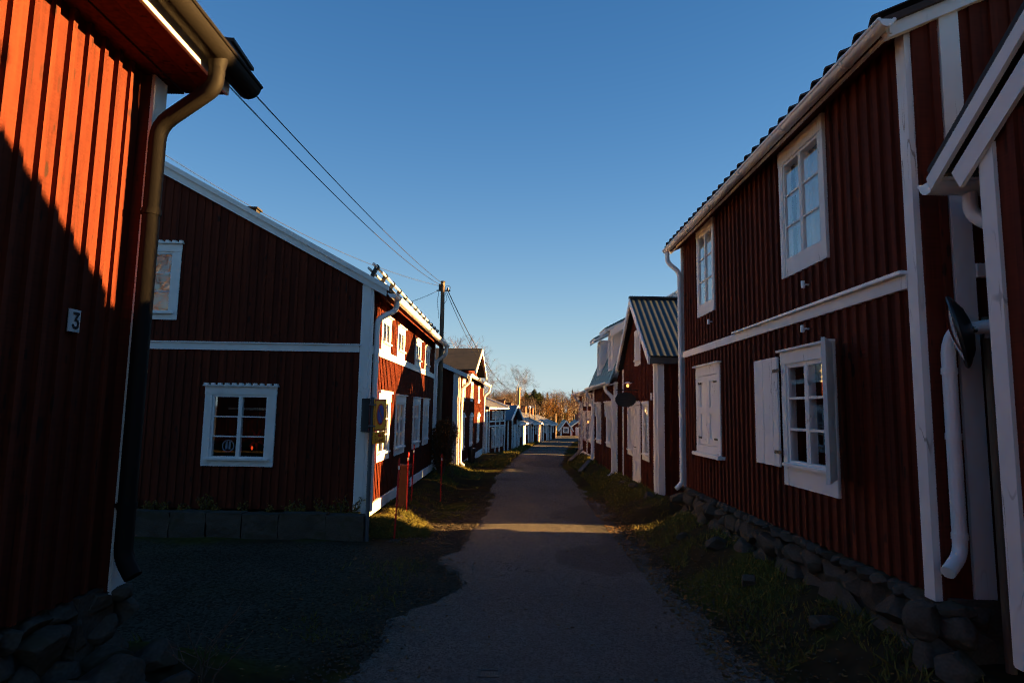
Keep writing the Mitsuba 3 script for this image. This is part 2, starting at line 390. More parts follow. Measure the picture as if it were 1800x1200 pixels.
def road_mesh():
    ys = np.concatenate([np.arange(-6, 14, .035), np.arange(14, 30, .15), np.arange(30, 60.01, .4)])
    ts = np.linspace(0, 1, 17)
    wob = (meshkit.fbm(np.column_stack([ys * 3.1, ys * 0, ys * 0]), 6, 5) - 0.5) * 0.30
    wob2 = (meshkit.fbm(np.column_stack([ys * 2.9, ys * 0 + 9, ys * 0]), 6, 6) - 0.5) * 0.38
    xl, xr = np.interp(ys, RYL, RXL) + wob, np.interp(ys, RYR, RXR) + wob2
    X = xl[:, None] + (xr - xl)[:, None] * ts
    Y = np.repeat(ys[:, None], len(ts), 1)
    edge = np.minimum(ts, 1 - ts)
    Z = gh(X, Y) + 0.012 + 0.006 * np.clip(edge / 0.06, 0, 1)[None]
    Z[:, 0] -= 0.035; Z[:, -1] -= 0.035
    v = np.column_stack([X.ravel(), Y.ravel(), Z.ravel()])
    n = len(ts)
    i, j = np.meshgrid(np.arange(len(ys) - 1), np.arange(n - 1), indexing="ij")
    return M(v, np.stack([i * n + j, i * n + j + 1, (i + 1) * n + j + 1, (i + 1) * n + j], -1).reshape(-1, 4))
structure("road", road_mesh(), "m_asphalt", smooth=True)
cx, cy = np.arange(3.4, 40, 1.0), np.arange(57.5, 62.01, .75)
structure("road", grid(cx, cy, lambda X, Y: gh(X, Y) + 0.035), "m_asphalt", smooth=True)

# ------------------------------------------------------------------ building blocks
def wall_poly(u0, u1, zb, top):
    """top: a height, or points (u, z) from u0 to u1."""
    pts = [(u0, top), (u1, top)] if np.isscalar(top) else list(top)
    return Polygon([(u0, zb)] + [pts[0]] + pts[1:] + [(u1, zb)])

def win_outer(w):
    return sbox(w["u"] - w["w"] / 2, w["z"], w["u"] + w["w"] / 2, w["z"] + w["h"])

def win_inner(w):
    c = w.get("cw", .1)
    return sbox(w["u"] - w["w"] / 2 + c * .7, w["z"] + w.get("apron", .06) * .8, w["u"] + w["w"] / 2 - c * .7, w["z"] + w["h"] - w.get("head", c) * .7)

def board_wall(house, fr, poly, wins=(), bw=.12, btw=.045, bt=.02, mats=RED, pieces=True, label=None, gap=.004, th=.10, cut=()):
    """A wall of upright boards with cover battens. pieces: each board and batten an entry of its own."""
    outer = unary_union([win_outer(w) for w in wins] + list(cut)) if (len(wins) + len(cut)) else None
    inner = unary_union([win_inner(w) for w in wins]) if len(wins) else None
    wall = put(house, "wall", fr.poly(poly.difference(inner) if inner is not None else poly, -th, 0), mats[-1], label=label)
    face = poly.difference(outer) if outer is not None else poly
    u0, z0, u1, z1 = poly.bounds
    n = max(1, round((u1 - u0) / bw)); step = (u1 - u0) / n
    g = random.Random(int(1000 * abs(fr.o[0]) + 77 * abs(fr.o[1])))
    bag = []
    for i in range(n):
        a, b = u0 + i * step, u0 + (i + 1) * step
        strip = face.intersection(sbox(a + gap / 2, z0 + g.uniform(0, .012), b - gap / 2, z1))
        th_, mt = .012 + g.uniform(0, .004), g.choice(mats)
        for q in getattr(strip, "geoms", [strip]):
            m = fr.poly(q, 0, th_)
            if m is not None:
                if pieces: put(wall, "board", m, mt)
                else: bag.append(m)
        if i:
            c = a + g.uniform(-.004, .004)
            strip = face.intersection(sbox(c - btw / 2, z0 + g.uniform(0, .01), c + btw / 2, z1))
            th_, mt = .012 + bt + g.uniform(0, .003), g.choice(mats)
            for q in getattr(strip, "geoms", [strip]):
                m = fr.poly(q, .010, th_)
                if m is not None:
                    if pieces: put(wall, "batten", m, mt)
                    else: bag.append(m)
    if bag:
        put(wall, "boarding", merge(bag), mats[0], kind="stuff")
    return wall

def window(house, fr, w, trim="m_white", panes=True, room=True):
    u, z, W, H = w["u"], w["z"], w["w"], w["h"]
    c, ap, hd = w.get("cw", .1), w.get("apron", .06), w.get("head", w.get("cw", .1))
    d1 = w.get("d1", .045)
    u0, u1, z1 = u - W / 2, u + W / 2, z + H
    win = put(house, "window", merge([fr.box(u0, u0 + c, -.02, d1, z, z1 - hd), fr.box(u1 - c, u1, -.02, d1, z, z1 - hd),
                                     fr.box(u0 - .004, u1 + .004, -.02, d1 + .004, z1 - hd, z1),
                                     fr.box(u0 + c, u1 - c, -.02, d1 - .006, z, z + ap)]), trim, label=w.get("label"))
    a0, a1, b0, b1 = u0 + c, u1 - c, z + ap, z1 - hd
    s, cols, rows = w.get("sash", .035), w.get("cols", 2), w.get("rows", 3)
    mid = w.get("mid", .05)
    bars = [fr.box(a0, a0 + s, -.03, .034, b0, b1), fr.box(a1 - s, a1, -.03, .034, b0, b1),
            fr.box(a0 + s, a1 - s, -.03, .034, b1 - s, b1), fr.box(a0 + s, a1 - s, -.03, .034, b0, b0 + s * 1.3)]
    gu = [a0 + s]
    for k in range(1, cols):
        x = a0 + (a1 - a0) * k / cols
        bars.append(fr.box(x - mid / 2, x + mid / 2, -.028, .037, b0 + s * 1.3, b1 - s))
        gu += [x - mid / 2, x + mid / 2]
    gu.append(a1 - s)
    zz = np.linspace(b0 + s * 1.3, b1 - s, rows + 1)
    if "rowz" in w:
        zz = np.array([zz[0]] + [zz[0] + (zz[-1] - zz[0]) * t for t in w["rowz"]] + [zz[-1]])
    bh = w.get("bar", .016)
    for k in range(1, len(zz) - 1):
        for q in range(cols):
            bars.append(fr.box(gu[2 * q], gu[2 * q + 1], -.024, .032, zz[k] - bh / 2, zz[k] + bh / 2))
    put(win, "sash", merge(bars), trim)
    pp = [fr.quad(gu[2 * q], gu[2 * q + 1], .022, zz[k], zz[k + 1]) for q in range(cols) for k in range(len(zz) - 1)]
    if panes:
        for m in pp: put(win, "pane", m, w.get("glass", "m_glass"))
    else:
        put(win, "pane", merge(pp), w.get("glass", "m_glass_single"))
    st = w.get("style", "cap")
    if st in ("cap", "dentil"):
        put(win, "crest", merge([fr.box(u0 - .025, u1 + .025, -.0, d1 + .035, z1, z1 + .018)]
            + ([fr.box(x, x + (W + .03) / 21.5, 0, d1 + .03, z1 + .018, z1 + .045) for x in np.linspace(u0 - .015, u1 + .015 - (W + .03) / 21.5, 11)] if st == "dentil" else [])), trim)
    elif st == "gable":
        put(win, "crest", fr.poly(Polygon([(u0 - .05, z1), (u1 + .05, z1), (u1 + .05, z1 + .03), (u, z1 + .16), (u0 - .05, z1 + .03)]), 0, d1 + .04), trim)
    elif st == "carved":
        put(win, "crest", merge([fr.box(u0 - .08, u1 + .08, -.0, d1 + .06, z1, z1 + .03)]
            + [fr.poly(Polygon([(x, z1), (x + sg * .07, z1), (x + sg * .07, z1 - .06), (x + sg * .045, z1 - .16), (x + sg * .05, z1 - .2), (x, z1 - .34)]), 0, d1 + .03) for x, sg in ((u0, -1), (u1, 1))]), trim)
    if w.get("sill", True):
        put(win, "sill", fr.box(u0 + c * .55, u1 - c * .55, .0, d1 + .035, z + ap - .004, z + ap + .022), trim)
    if w.get("curtain"):
        n = 40
        x = np.linspace(a0 - .02, a1 + .02, n)
        dd = -.085 + .014 * np.sin(np.arange(n) * 1.9)
        lo = b0 - .02 if w["curtain"] == "full" else b0 + (b1 - b0) * .45
        parts = []
        spans = [(0, n)] if w["curtain"] in ("full", "top") else [(0, int(n * .33)), (int(n * .67), n)]
        if w["curtain"] == "sides":
            lo = b0 - .02
        for i0, i1 in spans:
            v = fr.m(np.vstack([np.column_stack([x[i0:i1], dd[i0:i1], np.full(i1 - i0, lo)]), np.column_stack([x[i0:i1], dd[i0:i1], np.full(i1 - i0, b1 + .02)])]))
            m = i1 - i0
            parts.append(M(v, [[i, i + 1, m + i + 1, m + i] for i in range(m - 1)]))
        put(win, "curtain", merge(parts), "m_curtain")
    return win

def downpipe(house, path, r, mat, bend=.1, clamps=(), name="downpipe"):
    p = put(house, name, tube(rounded(path, bend), r, 14), mat, smooth=40)
    for c, wall in clamps:
        c, wall = np.array(c, float), np.array(wall, float)
        put(p, "clamp", merge([tube([c - [0, 0, .018], c + [0, 0, .018]], r * 1.13, 14), beam(c, wall, .014, .02)]), mat, smooth=40)
    return p

def corrugated(a, b, c, d, period, amp, lift=.02, along=2):
    """A sheet with ridges running from edge a-b (eave) to edge d-c (ridge)."""
    a, b, c, d = (np.array(q, float) for q in (a, b, c, d))
    n = int(round(np.linalg.norm(b - a) / period)) * 8
    s = np.linspace(0, 1, n + 1)
    nor = np.cross(b - a, d - a); nor /= np.linalg.norm(nor)
    if nor[2] < 0: nor = -nor
    off = (lift + amp * np.sin(s * (n / 8) * 2 * np.pi))[:, None] * nor
    rows = [(a + (b - a) * s[:, None]) * (1 - t) + (d + (c - d) * s[:, None]) * t + off for t in np.linspace(0, 1, along)]
    v = np.vstack(rows + [rows[0] - nor * .012])
    m = n + 1
    f = [[r * m + i, r * m + i + 1, (r + 1) * m + i + 1, (r + 1) * m + i] for r in range(along - 1) for i in range(n)]
    f += [[along * m + i, along * m + i + 1, i + 1, i] for i in range(n)]
    return M(v, f)

def plain_shell(house, x0, x1, y0, y1, zb, zt, mat="m_red_0", sides="xXyY", th=.08):
    """The hidden walls of a house (x: low-x side, X: high-x, y: near, Y: far)."""
    ms = []
    if "x" in sides: ms.append(wbox(x0, x0 + th, y0, y1, zb, zt))
    if "X" in sides: ms.append(wbox(x1 - th, x1, y0, y1, zb, zt))
    if "y" in sides: ms.append(wbox(x0 + th, x1 - th, y0, y0 + th, zb, zt))
    if "Y" in sides: ms.append(wbox(x0 + th, x1 - th, y1 - th, y1, zb, zt))
    put(house, "wall", merge(ms), mat)

def foundation(house, fr, u0, u1, zlo, zhi, d0=-.10, d1=.02, seed=1, size=.15):
    """A dry wall of field stones, each a piece of its own, over a dark core."""
    f = put(house, "foundation", fr.box(u0, u1, d0 - .2, d0 + .085, zlo - .3, zhi), "m_stone")
    g = random.Random(seed)
    z, row = zlo, 0
    while z < zhi - .03:                     # uneven courses, larger stones at the bottom
        hgt = min(size * g.uniform(.85, 1.35) * (1.25 if row == 0 else .95), zhi - z)
        if zhi - z - hgt < size * .35:
            hgt = zhi - z
        u = u0 - g.uniform(0, size)
        while u < u1:
            w = hgt * g.uniform(.8, 2.1)
            k_ = g.uniform(.86, 1.12)
            m = rock((0, 0, 0), (w * .56, .095 * g.uniform(.8, 1.25), hgt * .58 * k_), g.randrange(10**6), 3 if size > .16 else 2)
            v = m[0].copy(); v[:, 0] += u + w / 2; v[:, 1] += d0 + .085 + g.uniform(-.02, .03) + (.03 if row == 0 else 0); v[:, 2] += z + hgt / 2 + g.uniform(-.1, .1) * hgt
            v[:, 2] = np.minimum(v[:, 2], zhi - .002)
            put(f, "stone", (fr.m(v), m[1]), "m_stone", smooth=24)
            u += w * .96
        z += hgt * .97; row += 1
    return f

ORD = "first second third fourth fifth sixth seventh eighth ninth tenth eleventh twelfth thirteenth fourteenth fifteenth sixteenth seventeenth eighteenth nineteenth twentieth".split()
def nth(i):
    return ORD[i] if i < len(ORD) else "%d%s" % (i + 1, {1: "st", 2: "nd", 3: "rd"}.get((i + 1) % 10, "th") if (i + 1) // 10 != 1 else "th")
EAST = lambda x: Fr((x, 0), (0, 1), (1, 0))        # walls along the street facing right (u = y)
WEST = lambda x: Fr((x, 0), (0, 1), (-1, 0))       # walls along the street facing left
SOUTH = lambda y: Fr((0, y), (1, 0), (0, -1))      # gables facing back down the street (u = x)

# ---- first house on the left: near wall with the house number
h = thing("red_house", "red board house at the left edge with sunlit upper boards and dark brown gutter", "house")
fr = EAST(-2.25)
board_wall(h, fr, wall_poly(-1.6, 3.44, .66, 3.60), bw=.116, btw=.030, bt=.025)
plain_shell(h, -4.6, -2.35, -1.6, 3.56, .66, 3.62, sides="xyY")
put(h, "gable_wall", SOUTH(3.56).poly(Polygon([(-4.6, 3.62), (-2.25, 3.62), (-3.42, 4.66)]), -.0, .08), "m_red_1")
put(h, "gable_wall", SOUTH(-1.52).poly(Polygon([(-4.6, 3.62), (-2.25, 3.62), (-3.42, 4.66)]), -.0, .08), "m_red_1")
put(h, "corner_post", fr.box(3.445, 3.558, -.10, .075, .64, 3.595), "m_red_0", label="boxed corner with red side")
put(h, "corner_board", fr.box(3.438, 3.565, .075, .094, .62, 3.592), "m_white_worn")
for k in range(3):
    a = -2.245 + k * .132
    put(h, "soffit_board", wbox(a + .004, a + .127, -1.6, 3.68, 3.602 + .006 * (k % 2), 3.625), RED[k])
put(h, "fascia", wbox(-1.855, -1.835, -1.6, 3.68, 3.598, 3.77), "m_white_worn")
for s in (1, -1):
    put(h, "roof", slab((-3.42 + s * 1.66, -1.7, 3.79), (-3.42 + s * 1.66, 3.72, 3.79), (-3.42, 3.72, 4.80), (-3.42, -1.7, 4.80), .045), "m_roof_dark")
for dz in (0, .05):
    put(h, "verge_strip", beam((-1.80, 3.50 + dz, 3.845 + dz), (-1.86, 3.93 + dz, 3.90 + dz), .07, .022), "m_roof_dark")
put(h, "gutter", gutter((-1.765, -1.7, 3.718), (-1.765, 3.80, 3.718), .082), "m_brown_metal", smooth=50)
put(h, "gutter_outlet", tube([(-1.765, 3.38, 3.68), (-1.765, 3.38, 3.60)], [.062, .046], 16), "m_brown_metal", smooth=40)
downpipe(h, [(-1.765, 3.38, 3.62), (-1.765, 3.38, 3.49), (-2.105, 3.425, 3.27), (-2.105, 3.435, .83), (-2.03, 3.42, .73)], .046, "m_brown_metal", .09,
         clamps=[((-2.105, 3.427, 2.75), (-2.17, 3.43, 2.75)), ((-2.105, 3.432, 1.1), (-2.17, 3.43, 1.1))])
foundation(h, fr, -1.2, 3.6, .15, .66, seed=3, size=.2)
foundation(h, Fr((0, 3.56), (-1, 0), (0, 1)), 2.2, 3.2, .1, .66, seed=4, size=.2)
n_ = thing("house_number_plate", "small white plate with the number 3 on dark red boards", "house number")
put(n_, "plate", fr.box(3.005, 3.085, .034, .040, 2.005, 2.118), "m_plate")
tm = meshkit.text_mesh("3", .080, .0025, bold=True)
tv = np.array(tm.vertices)
put(n_, "numeral", (fr.m(np.column_stack([3.024 + tv[:, 0] * .80, .040 + tv[:, 2], 2.022 + tv[:, 1]])), np.array(tm.faces)), "m_ink")

# ---- second house on the left: big gable towards the camera, sunlit front along the street
h = thing("red_house", "two-storey red house with big shaded gable and sunlit street front", "house")
g, fr = SOUTH(8.5), EAST(-2.02)
RX, RS = -1.76, .537
rz = lambda x: 3.335 + RS * (RX - x)                       # top of the roof plane above x
wl = [dict(u=-3.75, z=.84, w=.98, h=1.08, cw=.10, head=.11, apron=.085, style="dentil"),
      dict(u=-5.21, z=2.83, w=.98, h=1.08, cw=.10, head=.11, apron=.085, style="dentil")]
board_wall(h, g, wall_poly(-5.75, -2.02, .27, [(-5.75, rz(-5.75) - .13), (-2.02, rz(-2.02) - .13)]), wl, bw=.118, btw=.034, bt=.016, mats=RED)
put(h, "wall", g.poly(Polygon([(-10, .27), (-5.75, .27), (-5.75, rz(-5.75) - .13), (-6, rz(-6) - .13), (-10, 3.4)]), -.1, 0), "m_red_1")
for w in wl: window(h, g, w)
for u_, z_ in ((-3.75, 1.38), (-5.21, 3.37)):        # the rooms behind the two gable windows
    put(h, "room", merge([g.box(u_ - .8, u_ + .8, -1.25, -1.2, z_ - .8, z_ + .75), g.box(u_ - .8, u_ - .75, -1.2, -.12, z_ - .8, z_ + .75), g.box(u_ + .75, u_ + .8, -1.2, -.12, z_ - .8, z_ + .75),
                          g.box(u_ - .8, u_ + .8, -1.2, -.12, z_ + .75, z_ + .8), g.box(u_ - .8, u_ + .8, -1.2, -.12, z_ - .85, z_ - .8)]), "m_room")
put(h, "curtain_rail", g.box(-4.15, -3.35, -.5, -.48, 1.60, 1.63), "m_white")
put(h, "belt_board", merge([g.box(-5.75, -2.15, 0, .04, 2.42, 2.515), g.box(-5.75, -2.13, 0, .062, 2.515, 2.533)]), "m_white")
put(h, "corner_board", g.poly(Polygon([(-2.145, .27), (-2.024, .27), (-2.024, rz(-2.02) - .15), (-2.145, rz(-2.145) - .15)]), 0, .034), "m_white")
wl = []
for u, wd in ((9.40, .68), (10.65, .70), (12.57, .74), (13.9, .78)):
    wl.append(dict(u=u, z=2.515, w=wd, h=.545, cw=.078, head=.095, apron=.12, cols=2, rows=1, mid=.04, sash=.02, glass="m_glass_single"))
for i, (u, wd) in enumerate(((9.47, .90), (10.83, .92), (12.65, .90), (13.97, .88))):
    wl.append(dict(u=u, z=.87, w=wd, h=1.01, cw=.095, head=.12, apron=.11, style="dentil" if i == 0 else "cap", sash=.03, glass="m_glass_single"))
board_wall(h, fr, wall_poly(8.53, 15.3, .33, 3.34), wl, bw=.105, btw=.040, bt=.020, pieces=False)
for i, w in enumerate(wl): window(h, fr, w, panes=True)
put(h, "belt_board", merge([fr.box(8.53, 15.2, 0, .047, 2.41, 2.497), fr.box(8.5, 15.26, 0, .060, 2.497, 2.513)]), "m_white")
put(h, "base_board", fr.box(8.47, 15.3, -.02, .05, .17, .325), "m_white")
put(h, "corner_board", fr.box(8.47, 8.53, -.02, .036, .27, 3.32), "m_white")
put(h, "corner_board", fr.box(15.2, 15.305, 0, .04, .33, 3.3), "m_white")
plain_shell(h, -10, -2.12, 8.6, 15.3, .2, 3.4, sides="xY")
put(h, "soffit", slab((-2.02, 8.46, 3.35), (-1.80, 8.46, 3.20), (-1.80, 15.36, 3.20), (-2.02, 15.36, 3.35), .02), "m_red_1")
put(h, "fascia", wbox(-1.815, -1.795, 8.44, 15.4, 3.15, 3.29), "m_red_0")
for s, xe in ((1, RX), (-1, -12 - RX)):
    put(h, "roof", slab((xe, 8.40, 3.335), (xe, 15.42, 3.335), (-6, 15.42, rz(-6)), (-6, 8.40, rz(-6)), .05), "m_roof_dark")
put(h, "rake_board", g.poly(Polygon([(-6, rz(-6) - .055), (-1.80, rz(-1.80) - .055), (-1.80, rz(-1.80) - .15), (-6, rz(-6) - .19)]), .02, .075), "m_white")
put(h, "rake_board", g.poly(Polygon([(-6, rz(-6) + .012), (-1.765, rz(-1.765) + .012), (-1.765, rz(-1.765) - .06), (-6, rz(-6) - .06)]), .076, .112), "m_white")
put(h, "gutter", gutter((-1.71, 8.42, 3.24), (-1.71, 15.45, 3.245), .060), "m_white_metal", smooth=50)
downpipe(h, [(-1.71, 8.72, 3.21), (-1.71, 8.72, 3.06), (-1.945, 8.585, 2.90), (-1.945, 8.585, .26)], .040, "m_white_metal", .09, clamps=[((-1.945, 8.585, 2.30), (-2.0, 8.585, 2.30)), ((-1.945, 8.585, .9), (-2.0, 8.585, .9))])
downpipe(h, [(-1.71, 15.3, 3.21), (-1.71, 15.3, 3.02), (-1.955, 15.36, 2.84), (-1.955, 15.36, .30), (-1.86, 15.33, .22)], .040, "m_white_metal", .09, clamps=[((-1.955, 15.36, 2.0), (-2.03, 15.3, 2.0))])
rl = put(h, "snow_guard", merge([tube([(-1.955, 8.26, 3.622), (-1.955, 15.35, 3.622)], .020, 10), tube([(-2.03, 8.29, 3.570), (-2.03, 15.35, 3.570)], .018, 10)]), "m_white_metal", smooth=50)
for y in np.arange(8.47, 15.4, .575):
    put(rl, "bracket", merge([beam((-2.03, y, 3.47), (-1.955, y, 3.63), .05, .05), tube([(-1.955, y - .03, 3.624), (-1.955, y + .03, 3.624)], .036, 10)]), "m_black")
put(h, "roof_vent", merge([wbox(-4.22, -4.10, 9.35, 9.5, 4.3, 4.735), wbox(-4.25, -4.07, 9.32, 9.53, 4.735, 4.76)]), "m_roof_dark")

# ---- third house on the left: wall dormer over the street
o3, a3 = (-1.62, 17.95), .035
U3, N3 = np.array([a3, 1.0]) / math.hypot(a3, 1), np.array([1.0, -a3]) / math.hypot(a3, 1)
fr, g = Fr(o3, U3, N3), Fr(o3, N3, -U3)
h = thing("red_house", "red house with white pointed window heads and a dark gabled wall dormer", "house")
wl = []
for u in (1.0, 3.45, 6.1):
    wl.append(dict(u=u, z=.42, w=.90, h=1.0, cw=.09, apron=.09, style="gable"))
    wl.append(dict(u=u, z=1.92 if u != 3.45 else 1.95, w=.74, h=.68, cw=.09, apron=.1, cols=2, rows=2))
top3 = [(0, 2.80), (2.3, 2.80), (2.3, 2.98), (3.45, 3.62), (4.6, 2.98), (4.6, 2.80), (8.3, 2.80)]
board_wall(h, fr, wall_poly(0, 8.3, .08, top3), wl, bw=.12, btw=.04, pieces=False)
for w in wl: window(h, fr, w, panes=False)
put(h, "attic_window", fr.poly(Polygon([(3.25, 2.86), (3.65, 2.86), (3.65, 3.10), (3.72, 3.10), (3.45, 3.32), (3.18, 3.10), (3.25, 3.10)]), 0, .05), "m_white")
board_wall(h, g, wall_poly(-5.0, 0, .0, [(-5.0, 4.80), (0, 2.70)]), bw=.12, btw=.04, pieces=False, mats=RED)
put(h, "corner_board", g.box(-.15, -.004, 0, .04, .0, 2.72), "m_white")
put(h, "corner_board", fr.box(0, .10, 0, .045, .05, 2.74), "m_white")
put(h, "corner_board", fr.box(8.2, 8.31, 0, .045, .05, 2.74), "m_white")
put(h, "base_board", fr.box(0, 8.3, -.02, .03, -.25, .08), "m_white_worn")
put(h, "wall", merge([fr.box(8.22, 8.3, -5, -.1, -.2, 2.8), fr.box(0, 8.3, -5.08, -5.0, -.2, 4.6)]), "m_red_1")
P3 = lambda u, d, z: tuple(fr.p(u, d, z))
put(h, "roof", slab(P3(-.12, .28, 2.70), P3(8.42, .28, 2.70), P3(8.42, -5.2, 5.0), P3(-.12, -5.2, 5.0), .05), "m_roof_dark")
put(h, "rake_board", g.poly(Polygon([(-5.2, 4.99), (.28, 2.69), (.28, 2.57), (-5.2, 4.84)]), .08, .13), "m_white")
dr_ = put(h, "dormer_roof", merge([slab(P3(1.35, .36, 2.93), P3(3.45, .36, 3.80), P3(3.45, -2.9, 3.80), P3(1.35, -2.9, 2.93), .05),
                                  slab(P3(5.55, .36, 2.93), P3(3.45, .36, 3.80), P3(3.45, -2.9, 3.80), P3(5.55, -2.9, 2.93), .05)]), "m_roof_dark")
for s in (-1, 1):
    put(dr_, "rake_board", fr.poly(Polygon([(3.45 + s * 2.1, 2.90), (3.45, 3.77), (3.45, 3.64), (3.45 + s * 2.1, 2.78)]), .33, .39), "m_white")
put(dr_, "soffit_gable", fr.poly(Polygon([(1.5, 2.92), (5.4, 2.92), (3.45, 3.72)]), .035, .06), "m_red_1")
for d_ in (-.9, -1.7):
    put(dr_, "seam", slab(P3(1.4, d_, 2.965), P3(3.4, d_, 3.795), P3(3.4, d_ - .03, 3.795), P3(1.4, d_ - .03, 2.965), .02), "m_grey_metal")
for a, b in ((-.1, 2.2), (4.7, 8.45)):
    put(h, "gutter", gutter(P3(a, .30, 2.70), P3(b, .30, 2.70), .075), "m_white_metal", smooth=50)
downpipe(h, [P3(.25, .30, 2.64), P3(.25, .30, 2.48), P3(.2, .085, 2.28), P3(.2, .085, .12), P3(.2, .2, .04)], .045, "m_white_metal", .1)
downpipe(h, [P3(8.2, .30, 2.64), P3(8.2, .30, 2.45), P3(8.1, .085, 2.25), P3(8.1, .085, .1), P3(8.1, .2, .0)], .045, "m_white_metal", .1)

# ---- small buildings further down the left side
U4 = np.array([.24, .97]); N4 = np.array([.97, -.24])
fr = Fr((-1.28, 27.7), U4, N4); g = Fr((-1.28, 27.7), N4, -U4)
P4 = lambda u, d, z: tuple(fr.p(u, d, z))
h = thing("timber_house", "dark red house with white framed upright posts and rows of small windows", "house")
wl = [dict(u=u, z=1.24, w=.40, h=.42, cw=.05, apron=.04, cols=1, rows=1, sash=.02, style="none", sill=False) for u in (1.25, 2.0, 2.8)] + \
     [dict(u=u, z=-.08, w=.42, h=.92, cw=.06, apron=.08, cols=1, rows=2, sash=.02, style="carved") for u in (1.25, 2.0, 2.8)]
board_wall(h, fr, wall_poly(0, 3.4, -.42, 1.78), wl, bw=.14, btw=.05, pieces=False)
for w in wl: window(h, fr, w, panes=False)
for u, wd in ((.14, .26), (.55, .10), (1.62, .11), (2.40, .11), (3.32, .16)):
    put(h, "post", fr.box(u - wd / 2, u + wd / 2, 0, .06, -.42, 1.76), "m_white")
for z in (1.16, .94):
    put(h, "rail", fr.box(.6, 3.24, 0, .045, z - .035, z + .035), "m_white")
board_wall(h, g, wall_poly(-4, 0, -.4, [(-4, 1.9), (-2.6, 2.62), (-.9, 2.15), (0, 1.78)]), bw=.14, pieces=False, mats=RED)
put(h, "corner_board", g.box(-.5, 0, .0, .04, -.42, 1.75), "m_white")
put(h, "wall", merge([fr.box(3.32, 3.4, -4, -.1, -.4, 1.8), fr.box(0, 3.4, -4.08, -4, -.4, 1.9)]), "m_red_1")
put(h, "porch_roof", slab(P4(-.1, .22, 1.80), P4(3.5, .22, 1.80), P4(3.5, -1.0, 2.22), P4(-.1, -1.0, 2.22), .04), "m_grey_metal")
put(h, "fascia", merge([fr.box(-.1, 3.5, .20, .24, 1.715, 1.80)]), "m_white")
put(h, "roof", slab(P4(-.1, -1.0, 2.23), P4(3.5, -1.0, 2.23), P4(3.5, -2.7, 2.85), P4(-.1, -2.7, 2.85), .05), "m_grey_metal")
put(h, "rake_board", fr.poly(Polygon([(-.1, 2.2), (-.05, 2.2), (-.05, 2.3), (-.1, 2.3)]), -2.7, -1.0), "m_white")
put(h, "rake_board", beam(P4(3.52, .2, 1.86), P4(3.52, -2.7, 2.90), .05, .09), "m_white")
put(h, "chimney", fr.box(2.7, 3.05, -2.5, -2.1, 2.4, 3.10), "m_brick")

fr = Fr((-.33, 31.5), U4, N4)
P4 = lambda u, d, z: tuple(fr.p(u, d, z))
h = thing("shed", "small shed with a blue metal roof turned towards the street", "shed")
board_wall(h, fr, wall_poly(0, 2.2, -.5, [(0, 1.25), (1.1, 1.85), (2.2, 1.25)]), bw=.16, pieces=False)
put(h, "wall", merge([fr.box(0, .08, -2.6, -.1, -.5, 1.25), fr.box(2.12, 2.2, -2.6, -.1, -.5, 1.25), fr.box(0, 2.2, -2.68, -2.6, -.5, 1.25)]), "m_red_1")
for s in (-1, 1):
    e0, r0 = 1.1 + s * 1.3, 1.1
    rf = put(h, "roof", slab(P4(e0, .3, 1.18), P4(e0, -2.8, 1.18), P4(r0, -2.8, 1.95), P4(r0, .3, 1.95), .04), "m_blue_metal")
    for d_ in np.arange(-2.5, .3, .45):
        put(rf, "seam", slab(P4(e0, d_, 1.20), P4(e0, d_ - .03, 1.20), P4(r0, d_ - .03, 1.97), P4(r0, d_, 1.97), .02), "m_blue_metal")
    put(h, "rake_board", beam(P4(e0, .30, 1.15), P4(r0, .30, 1.92), .05, .10, up=(0, 0, 1)), "m_white")
for u in (.1, 1.0, 2.1):
    put(h, "post", fr.box(u - .08, u + .08, 0, .06, -.5, 1.2), "m_white")
put(h, "door", fr.box(1.25, 1.85, .02, .05, -.45, .95), "m_white_worn")

